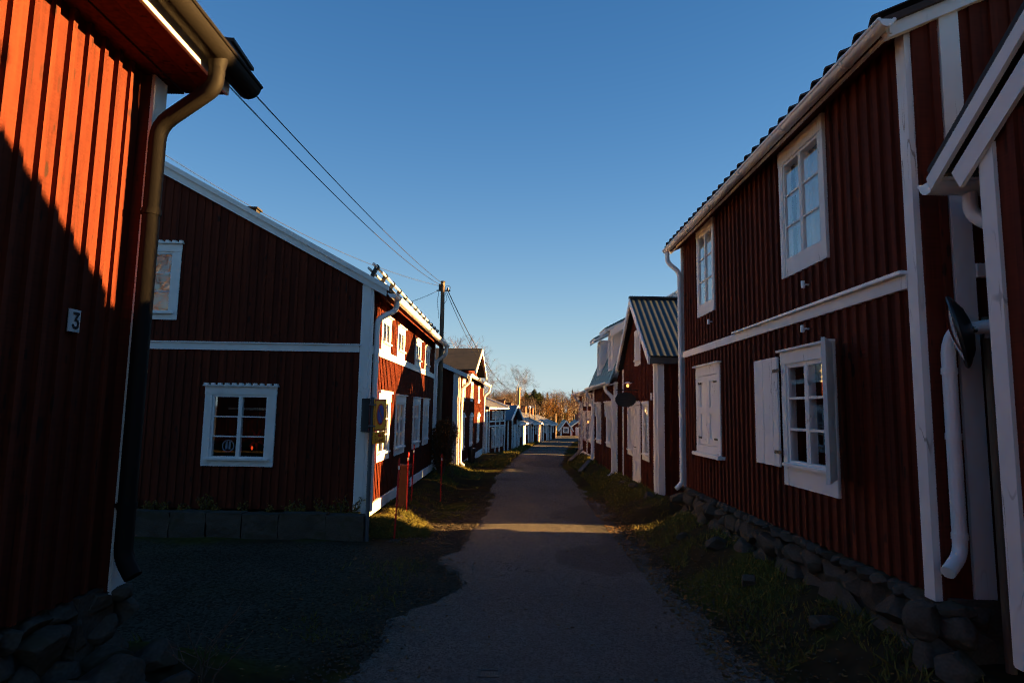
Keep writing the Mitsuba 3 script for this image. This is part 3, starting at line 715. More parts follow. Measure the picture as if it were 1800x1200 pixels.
def cabin(label, o, e, depth, zb, ze, zr, side=1, chim=None, doors=((.3, "m_white"),), wins=(.6,), roof="m_grey_metal", cat="cabin", group=None):
    """A low cottage with its eaves to the street; side=1 faces right, -1 faces left."""
    o, e = np.array(o, float), np.array(e, float)
    L = np.linalg.norm(e - o); u = (e - o) / L
    n = np.array([u[1], -u[0]]) * side
    fr, g = Fr(o, u, n), Fr(o, n, -u)
    P = lambda a, d, z: tuple(fr.p(a, d, z))
    h = thing("cottage", label, cat, group)
    wl = [dict(u=t * L, z=zb + .45 * (ze - zb), w=.55, h=.42 * (ze - zb), cw=.08, apron=.05, cols=2, rows=2, style="cap", sill=False) for t in wins]
    board_wall(h, fr, wall_poly(0, L, zb, ze), wl, bw=.16, btw=.05, pieces=False)
    for w in wl: window(h, fr, w, panes=False)
    board_wall(h, g, wall_poly(-depth, 0, zb, [(-depth, ze), (-depth / 2, zr - .06), (0, ze)]), bw=.16, btw=.05, pieces=False, mats=RED)
    put(h, "wall", merge([fr.poly(sbox(0, zb, L, ze), -depth - .08, -depth), Fr(e, n, u).poly(Polygon([(-depth, zb), (0, zb), (0, ze), (-depth / 2, zr - .06), (-depth, ze)]), -.08, 0)]), "m_red_1")
    for a in (.05, L - .05):
        put(h, "corner_board", fr.box(a - .075, a + .075, 0, .05, zb, ze), "m_white")
    put(h, "corner_board", g.box(-.14, 0, 0, .045, zb, ze), "m_white")
    for t, m in doors:
        put(h, "door", merge([fr.box(t * L - .28, t * L + .28, .015, .05, zb + .06, zb + .86 * (ze - zb))]), m)
    s = (zr - ze) / (depth / 2)
    put(h, "roof", merge([slab(P(-.15, .2, ze - .2 * s + .06), P(L + .15, .2, ze - .2 * s + .06), P(L + .15, -depth / 2, zr + .06), P(-.15, -depth / 2, zr + .06), .05),
                          slab(P(-.15, -depth - .2, ze - .2 * s + .06), P(L + .15, -depth - .2, ze - .2 * s + .06), P(L + .15, -depth / 2, zr + .06), P(-.15, -depth / 2, zr + .06), .05)]), roof)
    put(h, "fascia", beam(P(-.15, .2, ze - .2 * s), P(L + .15, .2, ze - .2 * s), .03, .12), "m_white")
    for a in (-.16, L + .16):
        put(h, "rake_board", beam(P(a, .2, ze - .2 * s + .04), P(a, -depth / 2, zr + .04), .04, .12), "m_white")
    if chim is not None:
        c = put(h, "chimney", fr.box(chim * L - .22, chim * L + .22, -depth / 2 - .22, -depth / 2 + .22, zr - .3, zr + .55), "m_brick")
        put(c, "cap", fr.box(chim * L - .26, chim * L + .26, -depth / 2 - .26, -depth / 2 + .26, zr + .55, zr + .61), "m_roof_dark")
    return h
cabin("low red cottage with white doors behind the sunlit pole", (.15, 34.2), (1.05, 41.6), 3.4, -.52, .98, 1.75, chim=.8, doors=((.15, "m_white"), (.42, "m_white"), (.52, "m_white"), (.62, "m_white"), (.9, "m_white")), wins=(.28, .76))
cabin("second low cottage down the left row, with one brick chimney", (1.2, 42.2), (1.95, 46.4), 3.4, -.62, .86, 1.62, chim=.15, doors=((.2, "m_white"), (.75, "m_white")), wins=(.48,))
cabin("third low cottage down the left row, chimney near its middle", (2.1, 46.9), (2.75, 50.1), 3.4, -.66, .74, 1.45, chim=.5, doors=((.25, "m_white"), (.8, "m_white")), wins=(.55,))
cabin("last low cottage of the left row where the street bends", (2.85, 50.5), (3.65, 54.0), 3.4, -.72, .62, 1.30, chim=.3, doors=((.3, "m_white"),), wins=(.65,))

# ---- two little houses facing the camera at the end of the street
def gable_house(label, x0, x1, y, zb, ze, zr, depth, door, win=None):
    g = SOUTH(y); xm = (x0 + x1) / 2
    h = thing("cottage", label, "cabin")
    wl = [win] if win else []
    board_wall(h, g, wall_poly(x0, x1, zb, [(x0, ze), (xm, zr), (x1, ze)]), wl, bw=.16, pieces=False)
    for w in wl: window(h, g, w, panes=False)
    put(h, "wall", merge([wbox(x0, x0 + .08, y + .1, y + depth, zb, ze), wbox(x1 - .08, x1, y + .1, y + depth, zb, ze), wbox(x0, x1, y + depth, y + depth + .08, zb, ze)]), "m_red_1")
    for s in (-1, 1):
        xe = xm + s * ((x1 - x0) / 2 + .22); zz = ze - .22 * (zr - ze) / ((x1 - x0) / 2)
        put(h, "roof", slab((xe, y - .2, zz + .06), (xe, y + depth + .2, zz + .06), (xm, y + depth + .2, zr + .08), (xm, y - .2, zr + .08), .05), "m_grey_metal")
        put(h, "rake_board", beam((xe, y - .2, zz), (xm, y - .2, zr + .02), .04, .12), "m_white")
        put(h, "corner_board", g.box(x0 if s < 0 else x1 - .13, x0 + .13 if s < 0 else x1, 0, .05, zb, ze), "m_white")
    if door:
        put(h, "door", g.box(door[0], door[1], .02, .06, zb + .05, door[2]), "m_white")
    return h
gable_house("narrow red cottage with a sunlit gable at the end of the street", 4.75, 5.85, 62.5, -.8, .0, .75, 4, None, dict(u=5.3, z=-.45, w=.62, h=.6, cw=.12, cols=2, rows=1, style="none"))
hh = gable_house("wider red building with white double door beside the far narrow cottage", 5.95, 8.2, 64.0, -.8, .15, .95, 5, (6.4, 7.0, .1))
put(hh, "chimney", wbox(6.6, 6.95, 66, 66.35, .8, 1.45), "m_brick")

# ---- right side: porch and body of the house beside the camera
h = thing("red_house", "red porch with two-layered white bargeboards at the right edge", "house")
fr = WEST(2.4)
ap = 2.58
board_wall(h, fr, wall_poly(2.13, 2.945, .55, [(2.13, 3.05), (ap, 3.38), (2.945, 3.10)]), bw=.115, btw=.04, bt=.02, mats=RED)
put(h, "corner_board", merge([fr.box(2.945, 3.035, -.02, .035, .5, 3.03)]), "m_white_worn")
put(h, "corner_board", Fr((2.4, 3.03), (1, 0), (0, 1)).box(-.02, .10, 0, .03, .5, 3.0), "m_white_worn")
put(h, "wall", merge([wbox(2.5, 4.5, 2.93, 3.03, .5, 2.98), wbox(2.62, 2.7, -6, 2.5, .5, 3.95), wbox(2.7, 7, 2.42, 2.5, .5, 3.95), wbox(2.7, 7, -6.08, -6, .5, 3.95)]), "m_red_1")
for s, ye in ((1, 3.36), (-1, 1.80)):
    put(h, "porch_roof", slab((2.318, ye, 3.045), (4.5, ye, 3.045), (4.5, ap, 3.615), (2.318, ap, 3.615), .06), "m_roof_dark")
    put(h, "bargeboard", fr.poly(Polygon([(ye, 2.995), (ap, 3.565), (ap, 3.475), (ye - s * .03, 2.915)]), .062, .088), "m_white_worn")
    put(h, "bargeboard", fr.poly(Polygon([(ye - s * .16, 2.965), (ap, 3.42), (ap, 3.28), (ye - s * .215, 2.865)]), .037, .060), "m_white_worn")
put(h, "gutter", gutter((2.32, 3.37, 2.975), (4.5, 3.37, 2.975), .068), "m_white_metal", smooth=50)
downpipe(h, [(2.56, 3.37, 2.92), (2.56, 3.37, 2.79), (2.66, 3.20, 2.62), (2.66, 3.16, 2.16), (2.515, 3.50, 2.15), (2.50, 3.535, 2.05), (2.50, 3.535, .90), (2.37, 3.46, .82)], .037, "m_white_metal", .07,
         clamps=[((2.50, 3.535, 1.92), (2.50, 3.60, 1.92)), ((2.50, 3.535, 1.55), (2.50, 3.60, 1.55)), ((2.50, 3.535, 1.0), (2.50, 3.60, 1.0))])
put(h, "roof", merge([slab((2.35, -6.2, 3.93), (2.35, 2.55, 3.93), (4.7, 2.55, 4.40), (4.7, -6.2, 4.40), .05), slab((7.3, -6.2, 3.90), (7.3, 2.55, 3.90), (4.7, 2.55, 4.40), (4.7, -6.2, 4.40), .05)]), "m_roof_dark")
put(h, "gable_wall", SOUTH(2.5).poly(Polygon([(2.62, 3.95), (7, 3.95), (4.7, 4.36)]), 0, .08), "m_red_1")
put(h, "added_back_sun_block", wbox(4.55, 6.2, 2.52, 3.58, .3, 3.30), "m_red_1")  # unseen block, added to keep sun from coming through the passage below the eave

# ---- right side: the big two-storey house
h = thing("red_house", "tall red house on a field-stone footing with white shutters, on the right", "house")
fr, g = WEST(2.43), SOUTH(3.6)
wl = [dict(u=7.64, z=2.90, w=.68, h=1.19, cw=.062, head=.13, apron=.12, d1=.042, style="none", sash=.024, mid=.04, sill=False, curtain="full"),
      dict(u=5.03, z=2.865, w=.80, h=1.165, cw=.075, head=.13, apron=.13, d1=.042, style="none", sash=.024, mid=.045, sill=False, curtain="full"),
      dict(u=5.05, z=1.055, w=.90, h=1.155, cw=.085, head=.11, apron=.17, style="cap", sash=.035, mid=.065, bar=.022)]
shut = sbox(7.14, 1.15, 8.07, 2.25)
board_wall(h, fr, wall_poly(3.69, 8.71, .655, 4.10), wl, bw=.121, btw=.046, bt=.022, cut=[shut], mats=RED)
for w in wl: window(h, fr, w, trim="m_white_worn")
sw = put(h, "shuttered_window", merge([fr.box(7.14, 7.24, -.0, .05, 1.18, 2.25), fr.box(7.97, 8.07, -.0, .05, 1.18, 2.25), fr.box(7.24, 7.97, -.0, .052, 2.13, 2.25), fr.box(7.24, 7.97, 0, .05, 1.18, 1.27)]), "m_white_worn", label="window closed by two panelled shutters")
put(sw, "crest", fr.box(7.10, 8.11, 0, .085, 2.25, 2.27), "m_white_worn")
put(sw, "sill", fr.box(7.09, 8.12, 0, .10, 1.135, 1.175), "m_white_worn")
for a, b in ((7.245, 7.60), (7.61, 7.965)):
    lf = put(sw, "shutter", merge([fr.box(a, b, .0, .030, 1.275, 2.125)] + [fr.box(a + (0 if q == 0 else b - a - .065), a + (.065 if q == 0 else b - a), .030, .046, 1.275, 2.125) for q in (0, 1)]
                                  + [fr.box(a + .065, b - .065, .030, .046, z0, z1) for z0, z1 in ((1.275, 1.36), (1.66, 1.735), (2.05, 2.125))]), "m_white_worn")
    for z in (1.36, 2.04):
        put(lf, "hinge", fr.box(a if a < 7.4 else b - .12, a + .12 if a < 7.4 else b, .046, .054, z - .012, z + .012), "m_iron")
# open shutters of the near window: one folded back on the wall, the other standing out
op = put(h, "shutter", merge([fr.box(5.52, 5.545, .055, .075, 1.21, 2.17)]), "m_white_worn", label="open plank shutter folded back against the wall")
for k in range(5):
    a = 5.53 + k * .104
    put(op, "plank", fr.box(a, a + .101, .050, .072 + .002 * (k % 2), 1.20 + .003 * (k % 2), 2.175), "m_white_worn")
for z in (1.33, 2.05):
    put(op, "hinge", fr.box(5.46, 5.60, .072, .082, z - .014, z + .014), "m_iron")
f2 = Fr(tuple(fr.p(4.575, .06, 0)[:2]), (-.55, -.835), (-.835, .55))
op = put(h, "shutter", f2.box(-.005, .02, 0, .02, 1.2, 2.19), "m_white_worn", label="open plank shutter standing out from the wall")
for k in range(4):
    a = .005 + k * .105
    put(op, "plank", f2.box(a, a + .102, -.004, .020 + .002 * (k % 2), 1.195, 2.195), "m_white_worn")
put(h, "belt_board", fr.box(3.69, 8.71, 0, .048, 2.435, 2.521), "m_white_worn")
put(h, "belt_flashing", fr.poly(Polygon([(3.69, 2.522), (6.62, 2.522), (6.62, 2.536), (3.69, 2.545)]), 0, .085), "m_white_metal")
put(h, "corner_board", merge([fr.box(3.60, 3.69, -.02, .042, .63, 2.44), fr.box(3.601, 3.689, -.02, .039, 2.44, 4.08)]), "m_white_worn")
put(h, "corner_board", fr.box(8.71, 8.75, -.02, .042, .63, 4.08), "m_white_worn")
gt = lambda u: 4.10 + .45 * (u - 2.43)
board_wall(h, g, wall_poly(2.43, 4.2, .62, [(2.43, gt(2.43)), (4.2, gt(4.2))]), bw=.13, btw=.045, mats=RED, cut=[sbox(2.585, .5, 2.71, 5)])
put(h, "corner_board", g.poly(Polygon([(2.587, .62), (2.708, .62), (2.708, gt(2.7)), (2.587, gt(2.58))]), 0, .04), "m_white_worn")
put(h, "belt_board", g.box(2.71, 4.2, 0, .055, 2.48, 2.56), "m_white_worn")
put(h, "wall", merge([g.poly(Polygon([(4.2, .6), (8.6, .6), (8.6, 4.1), (5.5, gt(5.5)), (4.2, gt(4.2))]), -.1, 0), Fr((0, 8.75), (1, 0), (0, 1)).poly(Polygon([(2.43, .6), (8.6, .6), (8.6, 4.1), (5.5, gt(5.5)), (2.43, 4.1)]), -.1, 0), wbox(8.5, 8.6, 3.7, 8.65, .6, 4.1)]), "m_red_1")
put(h, "rake_board", g.poly(Polygon([(2.20, 4.07), (5.5, 5.55), (5.5, 5.42), (2.26, 3.96)]), .02, .07), "m_white_worn")
put(h, "soffit", slab((2.25, 3.55, 4.01), (2.43, 3.55, 4.09), (2.43, 8.80, 4.09), (2.25, 8.80, 4.01), .02), "m_red_1")
put(h, "fascia", wbox(2.255, 2.275, 3.52, 8.83, 3.98, 4.06), "m_white_worn")
put(h, "roof", merge([corrugated((2.195, 3.50, 4.05), (2.195, 8.84, 4.05), (5.5, 8.84, 5.53), (5.5, 3.50, 5.53), .19, .022, .045),
                      slab((2.215, 3.50, 4.07), (2.215, 8.84, 4.07), (5.5, 8.84, 5.54), (5.5, 3.50, 5.54), .04),
                      slab((8.75, 3.50, 4.0), (8.75, 8.84, 4.0), (5.5, 8.84, 5.54), (5.5, 3.50, 5.54), .04)]), "m_tile", smooth=40)
gu = put(h, "gutter", gutter((2.205, 3.46, 4.03), (2.205, 8.87, 4.03), .046), "m_white_metal", smooth=50)
for y in np.arange(3.9, 9, .95):
    put(gu, "joint", tube([(2.205, y, 4.03), (2.205, y + .03, 4.03)], .050, 14, caps=False), "m_white_metal")
downpipe(h, [(2.205, 8.78, 3.98), (2.205, 8.78, 3.84), (2.36, 8.712, 3.68), (2.36, 8.712, .70), (2.27, 8.69, .62)], .033, "m_white_metal", .08, clamps=[((2.36, 8.712, 2.2), (2.42, 8.712, 2.2))])
for y, z in ((4.96, 2.72), (7.42, 2.77), (5.0, 2.36)):
    put(h, "insulator", merge([tube([fr.p(y, .02, z), fr.p(y, .075, z)], .008, 8), tube([fr.p(y, .075, z - .03), fr.p(y, .075, z + .03)], .016, 10)]), "m_white_metal")
foundation(h, fr, 3.55, 8.85, .12, .655, seed=11, size=.21)
foundation(h, Fr((0, 8.77), (1, 0), (0, 1)), 2.4, 3.6, .12, .655, seed=12, size=.2)
foundation(h, g, 2.4, 3.4, .2, .62, seed=13, size=.2)

# ---- right side: gable-front house with door, lamp and hanging sign
h = thing("red_house", "gable-fronted red house with corrugated roof and white panelled door, on the right", "house")
fr, g = WEST(2.436), SOUTH(10.5)
ry, rzp = 12.09, 3.89
wl = [dict(u=12.76, z=.80, w=.50, h=1.05, cw=.062, apron=.10, cols=1, rows=2, rowz=(.62,), style="none", sash=.025, glass="m_glass_single"),
      dict(u=11.28, z=.80, w=.54, h=1.07, cw=.065, apron=.10, cols=1, rows=2, rowz=(.62,), style="none", sash=.025, glass="m_glass_single"),
      dict(u=11.95, z=2.57, w=.55, h=.70, cw=.085, apron=.09, cols=2, rows=2, style="none")]
door = sbox(11.72, .28, 12.46, 1.88)
board_wall(h, fr, wall_poly(10.6, 13.6, .28, [(10.6, 2.60), (ry, 3.76), (13.6, 2.62)]), wl, bw=.12, btw=.045, pieces=False, cut=[door], mats=RED)
for w in wl: window(h, fr, w)
dd = put(h, "door", merge([fr.box(11.79, 12.085, .0, .03, .30, 1.80), fr.box(12.09, 12.385, .0, .03, .30, 1.80)]), "m_white_worn")
for a, b in ((11.79, 12.085), (12.09, 12.385)):
    for z0, z1 in ((.36, .72), (.78, .98), (1.04, 1.55), (1.60, 1.74)):
        put(dd, "panel", fr.box(a + .055, b - .055, .03, .046, z0, z1), "m_white_worn")
put(dd, "frame", merge([fr.box(11.72, 11.785, 0, .045, .28, 1.88), fr.box(12.39, 12.46, 0, .045, .28, 1.88), fr.box(11.785, 12.39, 0, .045, 1.81, 1.88)]), "m_white_worn")
put(dd, "handle", tube([fr.p(12.04, .05, 1.0), fr.p(12.04, .085, 1.0), fr.p(12.13, .085, 1.0)], .008, 8), "m_iron")
put(h, "corner_board", fr.box(10.50, 10.60, -.02, .045, .26, 2.60), "m_white")
put(h, "corner_board", fr.box(13.5, 13.61, -.02, .045, .26, 2.60), "m_white")
board_wall(h, g, wall_poly(2.44, 4.8, .26, 2.60), bw=.12, btw=.04, pieces=False, mats=RED, cut=[sbox(2.3, 0, 2.55, 4)])
put(h, "corner_board", g.box(2.44, 2.55, 0, .04, .26, 2.58), "m_white")
put(h, "wall", merge([wbox(4.8, 8, 10.5, 10.6, .2, 2.6), wbox(2.55, 8, 13.52, 13.6, .2, 2.6), wbox(7.9, 8, 10.6, 13.5, .2, 2.6), Fr((8, 0), (0, 1), (1, 0)).poly(Polygon([(10.5, 2.6), (13.6, 2.6), (ry, 3.76)]), -.1, 0)]), "m_red_1")
rf = put(h, "roof", merge([corrugated((2.28, 10.40, 2.60), (8.1, 10.40, 2.60), (8.1, ry, rzp), (2.28, ry, rzp), .112, .0045, .03), slab((2.29, 10.42, 2.615), (8.1, 10.42, 2.615), (8.1, ry, rzp), (2.29, ry, rzp), .03),
                           slab((2.29, 13.78, 2.60), (8.1, 13.78, 2.60), (8.1, ry, rzp), (2.29, ry, rzp), .03)]), "m_steel_corr", smooth=40)
put(rf, "ridge_cap", beam((2.26, ry, rzp + .05), (8.1, ry, rzp + .05), .14, .03), "m_steel_corr")
for s, ye, ze in ((-1, 10.40, 2.56), (1, 13.80, 2.56)):
    put(h, "rake_board", fr.poly(Polygon([(ye, ze + .05), (ry, rzp + .03), (ry, rzp - .12), (ye - s * .02, ze - .08)]), .13, .17), "m_white")
put(h, "eave_board", merge([wbox(2.30, 4.9, 10.405, 10.43, 2.49, 2.60)]), "m_grey_metal")
put(h, "added_side_sun_block", merge([Fr((4.9, 0), (0, 1), (-1, 0)).poly(Polygon([(9.52, 0), (10.5, 0), (10.5, 3.0), (9.52, 1.95)]), -2.2, 0)]), "m_red_1")  # added out of view, outline shaped to bound the sunlight on the opposite front
foundation(h, fr, 10.45, 13.7, .08, .27, seed=21, size=.24)
foundation(h, g, 2.4, 3.4, .08, .26, seed=22, size=.22)
put(h, "meter_box", fr.box(10.72, 10.80, .0, .05, 1.88, 2.0), "m_white")

# ---- right side: mansard house with dormers
h = thing("red_house", "red house with a teal metal mansard roof and two tall dormers", "house")
fr, g = WEST(2.3), SOUTH(13.85)
wl = [dict(u=14.68, z=.84, w=.86, h=1.05, cw=.075, apron=.09, cols=2, rows=2, rowz=(.66,), sash=.025, mid=.04, style="carved", glass="m_glass_single"), dict(u=16.5, z=.84, w=.84, h=1.05, cw=.075, apron=.09, cols=2, rows=2, rowz=(.66,), sash=.025, mid=.04, style="carved", glass="m_glass_single")]
board_wall(h, fr, wall_poly(13.95, 17.45, .26, 2.36), wl, bw=.12, btw=.045, pieces=False, mats=RED)
for w in wl: window(h, fr, w)
put(h, "pilaster", fr.box(15.52, 15.68, 0, .05, .26, 2.3), "m_red_1")
for a, b in ((13.82, 13.97), (17.38, 17.5)):
    put(h, "corner_board", fr.box(a, b, -.02, .045, .26, 2.34), "m_white")
put(h, "wall", merge([g.poly(Polygon([(2.32, .2), (9.6, .2), (9.6, 2.3), (9.2, 4.4), (6.4, 6.05), (2.72, 3.83), (2.32, 2.35)]), -.1, 0),
                      Fr((0, 17.5), (1, 0), (0, 1)).poly(Polygon([(2.32, .2), (9.6, .2), (9.6, 2.3), (9.2, 4.4), (6.4, 6.05), (2.72, 3.83), (2.32, 2.35)]), -.1, 0), wbox(9.5, 9.6, 13.9, 17.4, .2, 2.4), wbox(3.2, 9.4, 13.61, 13.75, 0, 2.95)]), "m_red_1")  # last box is no house wall: unseen, added to stop a slit of sun
rf = put(h, "roof", merge([slab((2.12, 13.76, 2.33), (2.12, 17.58, 2.33), (2.74, 17.58, 3.82), (2.74, 13.76, 3.82), .04), slab((2.70, 13.70, 3.80), (2.70, 17.62, 3.80), (6.4, 17.62, 6.13), (6.4, 13.70, 6.13), .05),
                           slab((9.3, 13.70, 4.4), (9.3, 17.62, 4.4), (6.4, 17.62, 6.13), (6.4, 13.70, 6.13), .05), slab((9.8, 13.76, 2.3), (9.8, 17.58, 2.3), (9.25, 17.58, 4.4), (9.25, 13.76, 4.4), .04)]), "m_teal_metal")
for y in np.arange(14.1, 17.6, .42):
    put(rf, "seam", slab((2.112, y, 2.35), (2.112, y + .025, 2.35), (2.732, y + .025, 3.84), (2.732, y, 3.84), .02), "m_teal_metal")
put(h, "rake_board", g.poly(Polygon([(2.15, 3.50), (6.4, 6.12), (6.4, 5.96), (2.15, 3.35)]), .08, .15), "m_white")
for yc, wd in ((14.30, .64), (16.22, .60)):
    d = put(h, "dormer", wbox(2.25, 3.0, yc - wd / 2, yc - wd / 2 + .05, 2.45, 3.52), "m_white")
    put(d, "side_panel", wbox(2.25, 3.0, yc + wd / 2 - .05, yc + wd / 2, 2.45, 3.52), "m_white")
    fd = WEST(2.25)
    put(d, "window_frame", merge([fd.box(yc - wd / 2 + .05, yc - wd / 2 + .13, -.02, .03, 2.62, 3.42), fd.box(yc + wd / 2 - .13, yc + wd / 2 - .05, -.02, .03, 2.62, 3.42), fd.box(yc - wd / 2 + .13, yc + wd / 2 - .13, -.02, .03, 3.34, 3.42),
                                 fd.box(yc - wd / 2 + .13, yc + wd / 2 - .13, -.02, .03, 2.62, 2.70), fd.box(yc - .016, yc + .016, -.02, .025, 2.70, 3.34), fd.box(yc - wd / 2 + .13, yc + wd / 2 - .13, -.02, .022, 3.02, 3.04),
                                 fd.box(yc - wd / 2, yc + wd / 2, -.04, .01, 2.45, 2.62), fd.box(yc - wd / 2, yc + wd / 2, -.04, .012, 3.42, 3.52)]), "m_white")
    put(d, "pane", fd.quad(yc - wd / 2 + .1, yc + wd / 2 - .1, -.01, 2.66, 3.38), "m_glass")
    put(d, "blind", fd.quad(yc - wd / 2 + .1, yc + wd / 2 - .1, -.07, 2.66, 3.38), "m_curtain")
    put(d, "roof", slab((2.04, yc - wd / 2 - .16, 3.56), (2.04, yc + wd / 2 + .16, 3.56), (3.4, yc + wd / 2 + .16, 4.28), (3.4, yc - wd / 2 - .16, 4.28), .03), "m_teal_metal")
    put(d, "soffit", merge([slab((2.07, yc - wd / 2 - .14, 3.535), (2.07, yc + wd / 2 + .14, 3.535), (3.3, yc + wd / 2 + .14, 4.18), (3.3, yc - wd / 2 - .14, 4.18), .06), wbox(2.05, 2.075, yc - wd / 2 - .15, yc + wd / 2 + .15, 3.45, 3.54)]), "m_white")
put(h, "soffit", slab((2.10, 13.76, 2.275), (2.32, 13.76, 2.33), (2.32, 17.58, 2.33), (2.10, 17.58, 2.275), .03), "m_white")
put(h, "gutter", gutter((2.07, 13.70, 2.315), (2.07, 17.62, 2.315), .055), "m_white_metal", smooth=50)
downpipe(h, [(2.07, 13.95, 2.26), (2.07, 13.95, 2.14), (2.23, 13.90, 1.98), (2.23, 13.90, .32), (2.14, 13.90, .24)], .042, "m_white_metal", .08)
downpipe(h, [(2.07, 17.45, 2.26), (2.07, 17.45, 2.12), (2.23, 17.5, 1.95), (2.23, 17.5, .34), (2.14, 17.5, .28)], .042, "m_white_metal", .08)
put(h, "runoff_plank", beam((2.16, 17.4, .34), (1.75, 16.3, .12), .12, .03), "m_wood_grey")
foundation(h, fr, 13.8, 17.6, .08, .26, seed=23, size=.24)

# ---- right side: low white-trimmed house after the passage
h = thing("red_house", "low red house with white posts and a lit lamp, beyond the mansard house", "house")
fr, g = WEST(2.4), SOUTH(18.3)
wl = [dict(u=19.15, z=.72, w=.62, h=.95, cw=.07, apron=.08, cols=1, rows=2, style="carved"), dict(u=20.5, z=.72, w=.62, h=.95, cw=.07, apron=.08, cols=1, rows=2, style="carved"),
      dict(u=19.15, z=1.84, w=.62, h=.36, cw=.08, apron=.04, cols=1, rows=1, style="none", sill=False), dict(u=20.5, z=1.84, w=.62, h=.36, cw=.08, apron=.04, cols=1, rows=1, style="none", sill=False)]
board_wall(h, fr, wall_poly(18.3, 22.3, .36, 2.30), wl, bw=.12, btw=.045, pieces=False, mats=RED)
for w in wl: window(h, fr, w, panes=False)
for a, b in ((18.3, 18.45), (19.75, 19.88), (21.18, 21.3), (22.18, 22.3)):
    put(h, "post", fr.box(a, b, 0, .05, .30, 2.28), "m_white")
put(h, "base_board", fr.box(18.3, 22.3, -.02, .045, .16, .36), "m_white")
put(h, "wall", merge([g.poly(Polygon([(2.42, .1), (5.2, .1), (5.2, 2.3), (3.8, 2.88), (2.42, 2.3)]), -.1, 0), Fr((0, 22.3), (1, 0), (0, 1)).poly(Polygon([(2.42, .1), (5.2, .1), (5.2, 2.3), (3.8, 2.88), (2.42, 2.3)]), -.1, 0), wbox(5.12, 5.2, 18.4, 22.2, .1, 2.3)]), "m_red_1")
put(h, "roof", merge([slab((2.15, 18.2, 2.28), (2.15, 22.45, 2.28), (3.8, 22.45, 2.97), (3.8, 18.2, 2.97), .04), slab((5.45, 18.2, 2.28), (5.45, 22.45, 2.28), (3.8, 22.45, 2.97), (3.8, 18.2, 2.97), .04)]), "m_teal_metal")
put(h, "soffit", wbox(2.16, 2.4, 18.25, 22.4, 2.19, 2.22), "m_white")
put(h, "gutter", gutter((2.11, 18.2, 2.27), (2.11, 22.5, 2.27), .055), "m_white_metal", smooth=50)
downpipe(h, [(2.11, 21.3, 2.2), (2.11, 21.3, 2.1), (2.33, 21.25, 1.95), (2.33, 21.25, .4)], .04, "m_white_metal", .08)
put(h, "runoff_plank", beam((2.3, 21.0, .40), (1.8, 19.6, .14), .12, .03), "m_wood_grey")

# ---- low cottages hidden further down the right side; the gaps between them let the sun reach the street
cabin("nearest cottage hidden right behind the low white-trimmed house", (3.25, 22.6), (3.45, 26.6), 3.0, -.2, 1.35, 2.2, side=-1)
cabin("long cottage hidden behind the low white-trimmed house", (3.9, 27.6), (4.6, 37.6), 3.4, -.45, 1.6, 2.75, side=-1)
cabin("dark cottage at the right roadside before the bend", (4.72, 39.6), (5.6, 45.6), 3.2, -.65, 1.2, 2.2, side=-1)
cabin("farthest cottage hidden on the right where the street bends", (6.6, 47.4), (8.2, 55.2), 3.2, -.75, 1.2, 2.1, side=-1)
# ---- behind the camera on the left: the house that the gable window mirrors
h = thing("red_house", "red house behind the camera, seen only mirrored in the gable window", "house")
g = Fr((0, -7.0), (1, 0), (0, 1))
board_wall(h, g, wall_poly(-11.5, -3.4, .3, [(-11.5, 2.7), (-7.45, 4.3), (-3.4, 2.7)]), bw=.14, pieces=False)
plain_shell(h, -11.5, -3.4, -14, -7.1, .2, 2.75, sides="xXy")
for s in (-1, 1):
    put(h, "roof", slab((-7.45 + s * 4.35, -14.2, 2.66), (-7.45 + s * 4.35, -6.8, 2.66), (-7.45, -6.8, 4.40), (-7.45, -14.2, 4.40), .05), "m_roof_dark")
#PART3
# ------------------------------------------------------------------ poles and wires
def pole(label, x, y, ztop, r, mat, cap=True):
    zb = float(gh(x, y)) - .1
    p = thing("utility_pole", label, "utility pole")
    put(p, "shaft", tube([(x, y, zb), (x + .01, y, (zb + ztop) / 2), (x, y, ztop)], [r * 1.15, r * 1.05, r * .92], 16), mat, smooth=40)
    if cap:
        put(p, "cap", tube([(x, y, ztop), (x, y, ztop + .025)], r * 1.12, 16), "m_roof_dark", smooth=40)
    return p
PX, PY, PZ = -1.90, 15.75, 4.95
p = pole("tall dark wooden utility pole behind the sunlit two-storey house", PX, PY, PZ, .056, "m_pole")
put(p, "end_grain", tube([(PX + .03, PY - .054, PZ - .06), (PX + .032, PY - .066, PZ - .06)], .026, 12), "m_end_grain")
put(p, "crossarm", merge([beam((PX - .16, PY, PZ - .22), (PX + .20, PY, PZ - .22), .03, .03), beam((PX - .075, PY - .03, PZ - .05), (PX - .075, PY - .03, PZ - .24), .05, .05)]), "m_black")
put(p, "insulator", tube([(PX + .13, PY, PZ - .22), (PX + .13, PY, PZ - .14)], [.028, .02], 10), "m_black")
lo = [(PX + .13 + .07 * math.cos(t), PY, PZ - .15 + .06 * math.sin(t)) for t in np.linspace(0, 6.0, 22)]
put(p, "loose_wire", merge([tube(lo, .006, 5), tube([(PX - .1, PY, PZ - .22), (PX - .13, PY, PZ - .5), (PX - .08, PY, PZ - .95)], .006, 5), tube([(PX + .06, PY, PZ - .24), (PX + .12, PY, PZ - .45), (PX + .03, PY, PZ - .6)], .006, 5)]), "m_cable")
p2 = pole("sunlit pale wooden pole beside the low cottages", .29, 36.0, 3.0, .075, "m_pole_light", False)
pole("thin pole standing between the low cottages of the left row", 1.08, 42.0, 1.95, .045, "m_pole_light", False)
p3 = pole("slim pole with a small street light down the left row", 1.60, 46.0, 2.15, .05, "m_pole", False)
